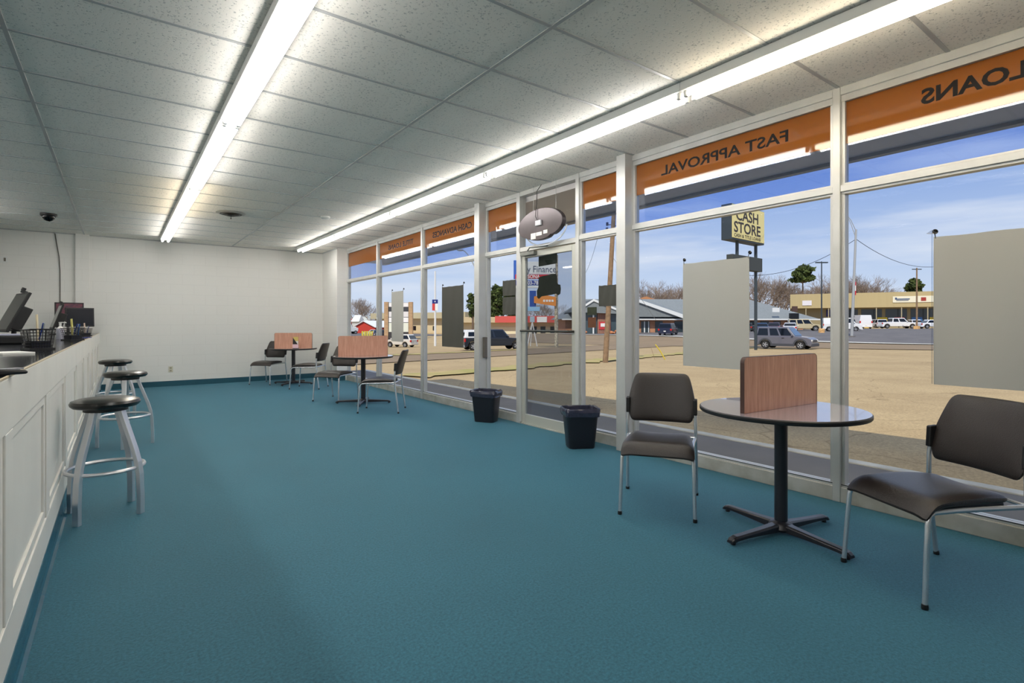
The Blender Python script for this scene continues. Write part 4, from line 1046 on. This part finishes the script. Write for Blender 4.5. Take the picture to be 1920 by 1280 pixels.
# ---- silver lamp post with banner
LD = 62
p = pv(1597, LD); zt = lambda v_: hz(v_, LD)-p.z
lp = empty('street_lamp', p, 0, 'tall silver street lamp with red and white banner', 'street lamp')
le = RT*.5
m = MB(); m.tube([(0, 0, 0), (le.x, le.y, zt(430))], [.17, .11], 12); m.build('lamp_pole', M_steel, lp, smooth=True)
m = MB(); m.box(-.3, .3, -.3, .3, 0, .12); m.build('base_plate', M_conc, lp)
for v0, v1 in ((433, 402), (447, 402)):
    m = MB(); a_ = le*1.0; q = a_+RT*-1.1; m.tube([(a_.x, a_.y, zt(v0)), ((a_.x+q.x)/2-.1, (a_.y+q.y)/2, (zt(v0)+zt(v1))/2+.3), (q.x, q.y, zt(v1))], .035, 6); m.build('bracket_arm', M_steel, lp)
m = MB(); m.T = Matrix.Rotation(math.atan2(RT.y, RT.x), 4, 'Z'); m.box(.18, .50, -.01, .01, zt(553), zt(528)); bn = m.build('banner', mat('banner_red', (200, 40, 52), .6), lp)
m = MB(); m.T = Matrix.Rotation(math.atan2(RT.y, RT.x), 4, 'Z'); m.box(.2, .48, -.014, .014, zt(545), zt(535)); m.build('banner_stripe', M_paper, bn)
wire(P3(1605, 448, LD), P3(1750, 500, 75), 1.0, 'overhead wire running right from the silver street lamp', .03)
wire(P3(1605, 448, LD), P3(1400, 516, 70), 1.2, 'overhead wire running left from the silver street lamp', .03)

# ---- lot light with block base
D_ = 72
p = pv(1540.5, D_); zt = lambda v_: hz(v_, D_)-p.z
ll = empty('lot_light', p, 0, 'thin double headed lot light on an orange block base', 'lot light')
MB().lathe([(.38, 0), (.38, .55), (.30, .6)], seg=16).build('block_base', mat('orange_block', (226, 178, 116), .8), ll)
m = MB(); m.tube([(0, 0, .5), (0, 0, zt(490))], [.10, .07], 10); m.build('lamp_pole', M_darkpole, ll)
m = MB(); m.T = Matrix.Rotation(math.atan2(RT.y, RT.x), 4, 'Z'); m.box(-.8, -.15, -.15, .15, zt(493), zt(491)).box(.15, .8, -.15, .15, zt(493), zt(491)).box(-.15, .15, -.04, .04, zt(493), zt(492)); m.build('lamp_head', M_darkpole, ll)
# ---- wooden pole with cross arm
D_ = 85
p = pv(1719, D_); zt = lambda v_: hz(v_, D_)-p.z
wp = empty('wooden_pole', p, 0, 'thin wooden pole with cross arm in front of the tan store', 'utility pole')
MB().box(-.5, .5, -.3, .3, 0, .5).build('block_base', mat('orange_block', (226, 178, 116), .8), wp)
m = MB(); m.tube([(0, 0, .0), (0, 0, zt(502))], [.14, .1], 8); m.build('pole_shaft', M_timber, wp)
m = MB(); m.T = Matrix.Rotation(math.atan2(RT.y, RT.x), 4, 'Z'); m.box(-.75, .75, -.05, .05, zt(505.5), zt(504)); m.build('cross_arm', M_darkpole, wp)

# ---- curved street lights (left)
def cobra(u, D_, vtop, reach, name, label):
    p = pv(u, D_); z = hz(vtop, D_)-p.z; o = empty('street_lamp', p, 0, label, 'street lamp')
    m = MB(); m.tube([(0, 0, 0), (0, 0, z*.8)], [.14, .1], 10); m.build('lamp_pole', M_steel, o, smooth=True)
    q = RT*reach; m = MB(); pts = [(q.x*t, q.y*t, z*(.8+.2*math.sin(t*math.pi/2))) for t in [i/8 for i in range(9)]]; m.tube(pts, .05, 8); m.build('curved_arm', M_steel, o, smooth=True)
    m = MB(); m.T = Matrix.Translation((q.x*1.05, q.y*1.05, z)) @ Matrix.Rotation(math.atan2(RT.y, RT.x), 4, 'Z'); m.lathe([(.05, .06), (.30, 0), (.25, -.08), (.1, -.12)], seg=14, sy=.5); m.build('lamp_head', M_steel, o, smooth=True)
cobra(893, 45, 468, -1.3, 'c', 'curved arm street lamp mostly hidden by the post left of the door')
# banner pole with state flag
D_ = 66
p = pv(816, D_); zt = lambda v_: hz(v_, D_)-p.z
fl = empty('flag_pole', p, 0, 'white lamp pole carrying a blue, white and red flag banner', 'pole')
m = MB(); m.tube([(0, 0, 0), (0, 0, zt(508))], [.15, .09], 10); m.build('pole_shaft', M_white, fl, smooth=True)
TT = Matrix.Rotation(math.atan2(RT.y, RT.x), 4, 'Z')
for nm, a0_, a1_, v0, v1, mm_ in (('flag_blue', -.35, .35, 569, 561.5, M_blue), ('flag_red', -.35, -.02, 582, 569, mat('flagred', (206, 60, 54), .6)), ('flag_white', .02, .35, 582, 569, M_paper)):
    m = MB(); m.T = TT; m.box(a0_, a1_, -.02-.14, .02-.14, zt(v0), zt(v1)); m.build(nm, mm_, fl)
m = MB(); m.T = TT
st_ = [(.13*math.cos(math.pi/2+i*math.pi/5)*(1 if i % 2 == 0 else .4), zt(565.2)+.13*math.sin(math.pi/2+i*math.pi/5)*(1 if i % 2 == 0 else .4)) for i in range(10)]
m.prism(st_, -.175, -.16, 'y'); m.build('flag_star', M_paper, fl)
# stone pillar sign
D_ = 84
p = pv(746, D_); zt = lambda v_: hz(v_, D_)-p.z
sp_ = empty('pillar_sign', p, 0, 'stone twin pillar sign with stacked tenant panels', 'sign')
brick_t = brickmat('tan_stone', (190, 156, 112), (168, 132, 92))
for a0_ in (-2.1, 1.75):
    m = MB(); m.T = TT; m.box(a0_, a0_+.62, -.3, .3, 0, zt(566)); m.build('stone_pillar', brick_t, sp_)
m = MB(); m.T = TT; m.box(-1.5, 1.75, -.12, .12, zt(642), zt(567)); m.build('panel_frame', mat('pf', (60, 58, 60), .6), sp_)
for k, (v0, v1, c_) in enumerate(((575, 567.5, (238, 236, 236)), (583, 576, (60, 62, 70)), (594, 584, (226, 224, 224)), (604, 595, (240, 240, 240)), (622, 605, (226, 230, 214)))):
    m = MB(); m.T = TT; m.box(-1.4, 1.68, -.15, -.12, zt(v0), zt(v1)); m.build('tenant_panel', mat('tp%d' % k, c_, .6), sp_)

# ---- finance pylon
D_ = 54
p = pv(1043, D_); zt = lambda v_: hz(v_, D_)-p.z
fn = empty('finance_sign', p, 0, 'pole sign reading Finance seen through the door', 'sign')
m = MB(); m.tube([(0, 0, 0), (0, 0, zt(478))], [.2, .17], 12); m.build('speckled_pole', mat('speckled', (214, 204, 176), .8, col2=(120, 112, 96), nscale=5), fn, smooth=True)
def fb(nm, u0, u1, v0, v1, mm_, y=-.25, par=fn):
    m = MB(); m.T = TT; k = D_/FPX; m.box((u0-1043)*k, (u1-1043)*k, y-.12, y+.12, zt(v1), zt(v0)); return m.build(nm, mm_, par, bevel=.02)
MB_white = mat('sign_white', (222, 226, 222), .5)
w1 = fb('white_panel', 972, 1041, 491, 514, MB_white)
fb('red_panel', 966, 1041, 515, 523, mat('sign_red', (196, 40, 52), .5)); fb('blue_panel', 966, 1022, 526, 535, mat('sign_blue', (34, 62, 150), .5)); fb('pale_panel', 966, 1028, 536, 540, MB_white, -.2)
m = MB(); m.T = TT; k = D_/FPX
m.text('y Finance', .95, lambda X_, Y_, Z_: ((988-1043)*k+X_, -.39-Z_, zt(511)+Y_), .005, 0, .83); m.build('lettering', mat('lt_grey', (80, 88, 110), .5), w1)
m = MB(); m.T = TT; m.text('SONA', .5, lambda X_, Y_, Z_: ((989-1043)*k+X_, -.39-Z_, zt(522)+Y_), .005, .01, .9).text('03-78', .55, lambda X_, Y_, Z_: ((989-1043)*k+X_, -.39-Z_, zt(534)+Y_), .005, .01, .85); m.build('small_lettering', M_paper, fn)
fb('blue_backing', 993, 1005, 545, 575, mat('sign_blue2', (30, 78, 160), .5), -.1)
op = MB(); op.T = TT
op.prism([((1001-1043)*k, zt(568)), ((1042-1043)*k, zt(574)), ((1042-1043)*k, zt(557)), ((1020-1043)*k, zt(553)), ((1001-1043)*k, zt(556))], -.4, -.2, 'y'); oo = op.build('orange_panel', mat('sign_orange', (226, 142, 60), .5), fn)
m = MB(); m.T = TT
for q_ in range(4): m.box((1018-1043)*k+q_*.28, (1018-1043)*k+q_*.28+.2, -.43, -.40, zt(566), zt(562))
m.build('panel_mark', M_paper, oo)
fb('light_blue_panel', 985, 1012, 575, 583, mat('sign_lblue', (150, 196, 226), .5), -.15)
fb('tall_blue_panel', 963, 971, 488, 523, mat('sign_blue3', (44, 92, 176), .5), 0)
fb('left_post', 967, 971, 523, 650, M_steel, 0)
# white A frame
D_ = 60; p = pv(998, D_); zt = lambda v_: hz(v_, D_)-p.z
af = empty('a_frame', p, 0, 'white A shaped stand with a square head seen through the door', 'stand')
m = MB(); m.T = TT
for a_ in (-.55, .55): m.tube([(a_, 0, 0), (0, 0, zt(603))], .06, 6)
m.tube([(-.2, .35, 0), (0, 0, zt(603))], .06, 6); m.build('leg', M_white, af)
m = MB(); m.T = TT; m.box(-.26, .26, -.08, .08, zt(604), zt(593)); m.build('head', mat('af_head', (176, 196, 204), .4), af, bevel=.03)

# ------------------------------------------------------------------ buildings
def bl(name, u0, d0, u1, d1, label):
    a = at(u0, d0); b = at(u1, d1); mid = (a+b)/2; z = min(a.z, b.z)-.2
    rz = math.atan2((b-a).y, (b-a).x); o = empty(name, (mid.x, mid.y, z), rz, label, 'building'); return o, (b-a).length, z
# big tan store
o, ln, z0b = bl('tan_store', 1482, 118, 1800, 104, 'long tan store with a deep metal fascia behind the car park')
h2 = ln/2
hf = hz(549, 110)-z0b; hb = hz(577, 112)-z0b
MB().box(-h2, h2+40, 0, 30, 0, hb+.3).build('store_wall', mat('store_wall', (150, 140, 110), .8), o)
fm = mat('store_fascia', (186, 168, 122), .6, noise=.04, nscale=4, stretch=(1, 1, .05))
m = MB(); m.box(-h2, h2+40, -2.4, -.0, hb, hf); m.box(-h2, h2+40, 0, 30, hb+.3, hf-.3); m.build('fascia', fm, o)
m = MB()
for i in range(14):
    x = -h2+9+i*4.2; m.box(x, x+3.6, -.06, 0, .9, hb-.3)
m.build('shop_glazing', mat('shopglass', (58, 66, 70), .15), o)
cc = [(214, 190, 50), (186, 48, 36), (60, 110, 170), (214, 190, 50), (186, 48, 36), (190, 60, 40), (214, 190, 50), (180, 60, 50)]
for i, c_ in enumerate(cc):
    x = -h2+16+i*2.9; MB().box(x, x+1.7, -.12, -.06, 1.1, 2.7).build('window_poster', mat('wp%d' % i, c_, .6), o)
for i in range(12):
    x = -h2+3+i*4.2; MB().box(x-.08, x+.08, -2.3, -2.14, 0, hb).build('column', mat('store_col', (170, 160, 130), .6), o)
def onb(o_, name, x0_, x1_, z0_, z1_, mm_, y=-2.46): return MB().box(x0_, x1_, y-.06, y+.02, z0_, z1_).build(name, mm_, o_, bevel=.01)
kx = ln/(1800-1482)
onb(o, 'small_sign', -h2+(1507-1482)*kx, -h2+(1526-1482)*kx*1.0, hz(573, 116)-z0b, hz(564, 116)-z0b, mat('signpale', (226, 222, 226), .5))
bn_ = onb(o, 'banner_sign', -h2+(1680-1482)*kx, -h2+(1775-1482)*kx, hz(567.5, 108)-z0b, hz(556, 108)-z0b, mat('banner_pale', (232, 226, 200), .5))
m = MB(); x_ = -h2+(1684-1482)*kx; z_ = hz(566, 108)-z0b
m.box(x_, x_+2.4, -2.56, -2.53, z_+.42, z_+.62).box(x_+.2, x_+2.2, -2.56, -2.53, z_+.2, z_+.32).box(x_+.0, x_+.3, -2.56, -2.53, z_+.5, z_+.85); m.build('banner_mark', mat('bmark', (60, 84, 120), .5), bn_)
m = MB(); m.box(x_+4.2, x_+5.0, -2.56, -2.53, z_+.1, z_+.8); m.build('banner_picture', mat('bmark2', (160, 50, 40), .5), bn_)
onb(o, 'blue_panel', -h2+(1556-1482)*kx, -h2+(1566-1482)*kx, 2.9, hb-.3, mat('bluep', (46, 48, 110), .5), -.08)

# brick building with grey roof and gables
M_brick = brickmat('orange_brick', (196, 134, 92), (172, 110, 74)); M_shingle = mat('grey_shingle', (132, 138, 138), .85, noise=.12, nscale=3)
M_fas = mat('white_fascia', (226, 228, 224), .6)
o, ln, z0b = bl('brick_shops', 1060, 96, 1530, 98, 'low brick shop building with a grey shingle roof and white gable')
h2 = ln/2; D0 = 96.5; kx = ln/470.
X = lambda u_: -h2+(u_-1060)*kx
Zv = lambda v_: hz(v_, D0)-z0b
ev = Zv(598)
MB().box(X(1060), X(1505), 0, 16, 0, ev).build('brick_wall', M_brick, o)
# main roof, a long low hip
ra = Zv(558); m = MB()
m.add([(X(1052), -1.2, ev), (X(1530), -1.2, ev), (X(1530), 17, ev), (X(1052), 17, ev), (X(1110), 7.5, ra+.1), (X(1440), 7.5, ra+.1)],
      [(0, 1, 5, 4), (1, 2, 5), (2, 3, 4, 5), (3, 0, 4), (3, 2, 1, 0)]); m.build('shingle_roof', M_shingle, o)
MB().box(X(1052), X(1530), -1.3, -1.2, ev-.18, ev+.05).build('eave_fascia', M_fas, o)
# white gable (left)
gl_ = MB(); gy = -5
pk = (X(1102), Zv(563)); lf = (X(1066), Zv(586)); rt_ = (X(1168), Zv(590)); t_ = .38
gl_.prism([lf, pk, rt_, (rt_[0], rt_[1]-t_), (pk[0], pk[1]-t_), (lf[0], lf[1]-t_)], gy-.2, gy, 'y'); gl_.build('gable_fascia', M_fas, o)
gr2 = MB(); gr2.add([(lf[0], gy, lf[1]), (pk[0], gy, pk[1]), (rt_[0], gy, rt_[1]), (lf[0], 7, lf[1]), (pk[0], 7, pk[1]), (rt_[0], 7, rt_[1])], [(0, 1, 4, 3), (1, 2, 5, 4), (0, 3, 4, 1), (0, 1, 2)]); gr2.build('gable_roof', M_shingle, o)
gw = MB(); gw.prism([(X(1085), 0), (X(1085), Zv(575)), (pk[0], pk[1]-t_), (X(1150), Zv(586)), (X(1150), 0)], gy+1.2, gy+1.3, 'y'); gw.build('gable_glazing', mat('gglass', (70, 84, 90), .2), o)
m = MB(); m.box(X(1111), X(1134), gy+.9, gy+1.2, 0, Zv(574)); m.build('brick_pier', brickmat('dark_brick', (150, 92, 66), (126, 74, 56)), o)
m = MB()
for u_ in (1086, 1103, 1150): m.box(X(u_)-.12, X(u_)+.12, gy+.6, gy+.8, 0, Zv(588))
m.build('gable_post', M_fas, o)
si = MB(); si.box(X(1113), X(1133), gy+.8, gy+.9, Zv(617), Zv(603)); s1 = si.build('shop_sign', mat('redsign', (198, 60, 60), .5), o)
MB().box(X(1116), X(1132), gy+.76, gy+.8, Zv(612), Zv(606)).build('sign_face', M_paper, s1)
# second gable right of the post (white diagonal fascia)
g2 = MB(); a_ = (X(1150), Zv(548)); b_ = (X(1285), Zv(594)); g2.prism([a_, b_, (b_[0], b_[1]-.75), (a_[0], a_[1]-.45)], -1.9, -1.6, 'y'); g2.build('sloping_fascia', M_fas, o)
g2 = MB(); g2.add([(X(1130), -1.55, Zv(560)), (X(1160), -1.55, Zv(551)), (X(1285), -1.55, Zv(594)), (X(1130), -1.55, Zv(594)), (X(1160), 8, Zv(553)), (X(1290), 8, Zv(575))], [(0, 1, 2, 3), (1, 4, 5, 2)]); g2.build('cross_roof', M_shingle, o)
wn = [(1200, 1216), (1226, 1240), (1262, 1280), (1300, 1330), (1348, 1368), (1404, 1412), (1424, 1440), (1449, 1462), (1475, 1488)]
for u0, u1 in wn: MB().box(X(u0), X(u1), -.08, 0, .2, Zv(602)).build('shop_window', mat('swin', (50, 62, 68), .15), o)
MB().box(X(1205), X(1207), -.12, -.08, .2, Zv(602)).box(X(1213), X(1214.5), -.12, -.08, .2, Zv(602)).build('door_frame', M_fas, o)
# small signs on the right wing roof edge
MB().box(X(1439), X(1452), -1.5, -1.3, Zv(585), Zv(577)).build('white_sign', M_fas, o)
MB().box(X(1476), X(1486), -1.5, -1.3, Zv(584), Zv(574)).build('brown_sign', mat('bsign', (84, 60, 50), .6), o)
MB().box(X(1473), X(1489), -1.4, -.9, Zv(598), Zv(587)).build('dark_awning', M_black, o)
# brown ridge behind
m = MB(); m.prism([(X(1232), Zv(553)), (X(1246), Zv(549)), (X(1330), Zv(575)), (X(1330), Zv(590)), (X(1232), Zv(575))], 12, 12.4, 'y'); m.build('orange_roof_edge', mat('or_edge', (190, 130, 84), .7), o)
# planters in front
for k, u_ in enumerate((1092, 1150)):
    p = at(u_, 90); m = MB(); g_ = random.Random(k)
    for _ in range(14):
        x, y = g_.uniform(-1, 1), g_.uniform(-.5, .5); m.lathe([(.18, -.1), (.26, .0), (.2, .16), (.05, .22)], (x, y, .25+g_.uniform(-.1, .25)), 6)
    tag(m.build('flower_bed', mat('bed_orange', (196, 128, 84), .9), loc=p), ('orange flower bed left of the utility pole', 'orange flower bed right of the utility pole')[k], 'flower bed')

# red fascia building (left of door and through it)
o, ln, z0b = bl('red_fascia_shops', 872, 130, 1090, 124, 'cream shop building with a red fascia behind the black pickup')
h2 = ln/2; kx = ln/218.; X = lambda u_: -h2+(u_-872)*kx; Zv = lambda v_: hz(v_, 127)-z0b
MB().box(X(840), X(1090), 0, 12, 0, Zv(594)).build('cream_wall', mat('cream_wall', (214, 200, 166), .8), o)
MB().box(X(934), X(1068), -2, 0, Zv(604.5), Zv(592.5)).build('red_fascia', mat('red_fascia', (204, 84, 76), .6), o)
MB().box(X(840), X(934), -1.9, 0, Zv(604.5), Zv(594)).build('cream_fascia', mat('cream_f', (196, 178, 142), .8), o)
MB().box(X(922), X(1068), -.1, 0, Zv(627), Zv(613)).build('pale_front', mat('pale_front', (222, 214, 180), .8), o)
MB().box(X(1012), X(1030), -2.2, -2, Zv(604), Zv(594)).build('white_sign', M_paper, o)
m = MB()
for u_ in (985, 1000, 1016, 1034, 1050): m.box(X(u_), X(u_+9), -.2, -.05, 0, Zv(612))
m.build('dark_bays', M_dark, o)
# tan strip with blue sign
o, ln, z0b = bl('tan_strip_shops', 690, 185, 880, 160, 'tan strip of shops with dark windows at the far left')
h2 = ln/2; kx = ln/190.; X = lambda u_: -h2+(u_-690)*kx; Zv = lambda v_: hz(v_, 170)-z0b
MB().box(X(705), X(880), 0, 14, 0, Zv(588)).build('tan_wall', mat('tan_wall', (206, 188, 150), .8), o)
MB().box(X(705), X(880), -2, 0, Zv(597), Zv(586)).build('canopy_edge', mat('tan_canopy', (186, 174, 140), .7), o)
MB().box(X(768), X(778), -.4, 0, Zv(606), Zv(600)).build('blue_sign', mat('bs', (52, 128, 186), .5), o)
for u0 in (768, 782, 800, 818, 836, 852): MB().box(X(u0), X(u0+5), -.1, 0, Zv(619), Zv(611)).build('shop_window', M_dark, o)
# red barn building
o, ln, z0b = bl('red_barn', 668, 165, 704, 160, 'red barn shaped building with white roof edges')
h2 = ln/2; kx = ln/36.; X = lambda u_: -h2+(u_-668)*kx; Zv = lambda v_: hz(v_, 162)-z0b
MB().prism([(X(668), 0), (X(668), Zv(611)), (X(683.5), Zv(602)), (X(703), Zv(613)), (X(703), 0)], 0, 12, 'y').build('barn_wall', mat('barn_red', (196, 60, 44), .8), o)
m = MB(); m.prism([(X(666), Zv(611)), (X(683.5), Zv(600.8)), (X(706), Zv(613)), (X(706), Zv(614)), (X(683.5), Zv(602.3)), (X(666), Zv(612.2))], -.5, 12, 'y'); m.build('roof_edge', M_fas, o)
# distant small houses
for k, (u0, u1, v0, v1, c_, nm) in enumerate(((660, 672, 604, 590, (222, 222, 218), 'white roofed shed far left above the semi truck'), (676, 690, 606, 592, (214, 216, 206), 'pale roofed shed far left above the barn'), (690, 712, 606, 591, (190, 192, 186), 'grey roofed warehouse far left right of the barn'), (650, 668, 610, 597, (170, 52, 46), 'dark red shop roof far left behind the semi truck'), (868, 898, 604, 590, (206, 196, 170), 'cream low building left of the black pickup'))):
    D_ = 215+k*14; a = at(u0, D_); b = at(u1, D_); mid = (a+b)/2; ln = (b-a).length
    oo = empty('distant_house', mid, math.atan2((b-a).y, (b-a).x), nm, 'building'); zt1 = hz(v1, D_)-mid.z
    MB().box(-ln/2, ln/2, 0, 8, -.5, zt1*.6).build('wall', mat('hw%d' % k, tuple(int(q*.9) for q in c_), .8), oo)
    MB().add([(-ln/2-.4, -.6, zt1*.58), (ln/2+.4, -.6, zt1*.58), (ln/2+.4, 8.6, zt1*.58), (-ln/2-.4, 8.6, zt1*.58), (-ln/2, 4, zt1), (ln/2, 4, zt1)], [(0, 1, 5, 4), (1, 2, 5), (2, 3, 4, 5), (3, 0, 4), (3, 2, 1, 0)]).build('roof', mat('hr%d' % k, c_, .7), oo)
p = at(693, 120); m = MB()
for i in range(7): m.box(-1.8+i*.55, -1.4+i*.55, -.05, .05, 0, 1.2)
tag(m.build('yellow_fence', mat('yf', (206, 190, 70), .7), loc=p), 'low yellow barrier by the red barn building', 'fence').rotation_euler.z = math.atan2(RT.y, RT.x)
p = at(1626+2, 104); m = MB(); m.box(-.9, -.5, -.3, .3, 0, .9).box(.4, .8, -.3, .3, 0, .9).box(-.9, .8, -.3, .3, .45, .75); tag(m.build('yellow_bollards', mat('yb', (220, 184, 70), .7), loc=p), 'yellow barrier beside the white van', 'barrier')

# ------------------------------------------------------------------ trees
def bare_tree(seed, hgt=11, spread=.55, depth=6):
    g = random.Random(seed); m = MB()
    def br(p_, d_, l, r_, k):
        q = p_+d_*l; mid = p_+d_*l*.5+Vector((g.uniform(-1, 1), g.uniform(-1, 1), 0))*l*.06
        m.tube([p_, mid, q], [r_, r_*.8, r_*.6], 3 if k > 1 else 5, False)
        if k >= depth: return
        n = 3 if k < 2 else (3 if g.random() < .6 else 2)
        for i in range(n):
            a = g.uniform(0, 6.28); t = spread*g.uniform(.5, 1.25)
            s_ = d_.cross(Vector((math.cos(a), math.sin(a), .3))).normalized(); nd = (d_*math.cos(t)+s_*math.sin(t)); nd.z += .12; nd.normalize()
            br(q if i else q, nd, l*g.uniform(.66, .88), r_*.62, k+1)
    br(Vector((0, 0, -.3)), Vector((g.uniform(-.05, .05), g.uniform(-.05, .05), 1)).normalized(), hgt*.24, hgt*.018, 0)
    return m
protos = []
for s_ in range(4):
    m = bare_tree(11+s_, 12, .52+.04*s_, 6); protos.append(m)
meshes = []
bare_objs = 0
def put_bare(i, u, D_, vtop, fat=1.0, where='', big=''):
    global bare_objs
    p = at(u, D_); ht = hz(vtop, D_)-p.z
    if i not in BM:
        o = protos[i].build('bare_tree', M_bark, recalc=False); BM[i] = o
    else:
        o = BM[i].copy(); C.objects.link(o)
    zmax = max(v_[2] for v_ in protos[i].v)
    s_ = ht/zmax; o.location = p; o.scale = (s_*fat, s_*fat, s_); o.rotation_euler.z = rnd.uniform(0, 6.28)
    tag(o, 'leafless brown winter tree '+where, 'tree', 'bare winter trees '+where)
BM = {}
g = random.Random(21)
# skyline segments: u range, top row range, distance
WH = ['at the far left edge of the first pane', 'behind the red barn', 'behind the tan strip of shops', 'behind the white gable', 'above the post right of the door', 'behind the sloping white roof edge', 'behind the large grey poster', 'just right of the pole sign', 'between pole sign and lot light', 'behind the silver street lamp', 'above the left end of the tan store', 'behind the wooden pole', 'seen through the door glass']
for sg_, (ua, ub, va, vb, D_, step) in enumerate(((640, 665, 585, 560, 230, 9), (665, 705, 552, 565, 225, 7), (705, 800, 578, 585, 225, 10), (1070, 1130, 580, 560, 150, 9), (1130, 1200, 560, 545, 150, 10), (1195, 1290, 528, 532, 150, 9), (1290, 1400, 530, 530, 150, 16),
                                   (1400, 1480, 510, 528, 160, 8), (1480, 1560, 545, 520, 165, 8), (1556, 1640, 512, 520, 170, 8), (1625, 1680, 530, 552, 170, 8), (1676, 1760, 545, 545, 170, 12), (1000, 1072, 565, 565, 170, 12))):
    u = ua
    while u < ub:
        t = (u-ua)/(ub-ua); put_bare(g.randrange(4), u+g.uniform(-3, 3), D_*g.uniform(.95, 1.1), va+(vb-va)*t+g.uniform(-5, 9), g.uniform(.9, 1.25), WH[sg_]); u += step*g.uniform(.7, 1.3)
def pine(u, D_, vtop, vcrown, wpx, label, seed, flat=False, n=2600):
    g = random.Random(seed); p = at(u, D_); H_ = hz(vtop, D_)-p.z; zc = hz(vcrown, D_)-p.z; hw = wpx*D_/FPX/2
    o = empty('evergreen_tree', p, 0, label, 'tree')
    m = MB(); m.tube([(0, 0, 0), (.1, 0, H_*.5), (0, 0, H_*.92)], [.28, .2, .07], 8)
    cl_ = []
    for k in range(22 if not flat else 46):
        t = (k+.5)/22 if not flat else g.random(); z = zc+(H_-zc)*(t if not flat else .12+.76*t); w_ = hw*(math.sin(math.pi*(.22+.68*t))) if not flat else hw*math.sqrt(max(.05, 1-(2*t-.8)**2))
        a = g.uniform(0, 6.28); r_ = w_*(g.uniform(.25, .85) if not flat else g.uniform(.15, .95)); c_ = Vector((r_*math.cos(a), r_*math.sin(a), z)); cl_.append((c_, hw*(g.uniform(.22, .42) if not flat else g.uniform(.14, .26))))
        m.tube([(0, 0, z*.93), c_], [.07, .03], 4)
    m.build('trunk', M_trunk, o)
    f = MB(); vs = []; fs = []
    for i in range(n):
        c_, s_ = cl_[g.randrange(len(cl_))]
        dv = Vector((g.gauss(0, 1), g.gauss(0, 1), g.gauss(0, .62))); q = c_+dv*s_*.5; e_ = .28*hw/3+.1
        a = Vector((g.uniform(-1, 1), g.uniform(-1, 1), g.uniform(-1, 1))).normalized()*e_; b = a.cross(Vector((g.uniform(-1, 1), g.uniform(-1, 1), g.uniform(-1, 1)))).normalized()*e_*.7
        k = len(vs); vs += [q-a, q+b, q+a, q-b]; fs.append((k, k+1, k+2, k+3))
    f.add(vs, fs); f.build('foliage', M_pine, o, recalc=False)
pine(1505, 130, 495, 530, 46, 'round topped green pine above the brick building, right of the sign', 1, True, 5200)
pine(1714, 150, 520, 556, 36, 'dark green pine behind the wooden pole', 2, True, 4600)
pine(932, 140, 538, 592, 46, 'olive green pine behind the dark notices', 3, False, 3400)
pine(908, 145, 545, 592, 40, 'olive evergreen right of the post left of the door', 6, False, 3000)
pine(886, 120, 552, 592, 30, 'dark green pine left of the post left of the door', 4, False, 2600)
pine(958, 150, 545, 592, 40, 'pale olive tree behind the lower dark notice', 5, False, 2600)
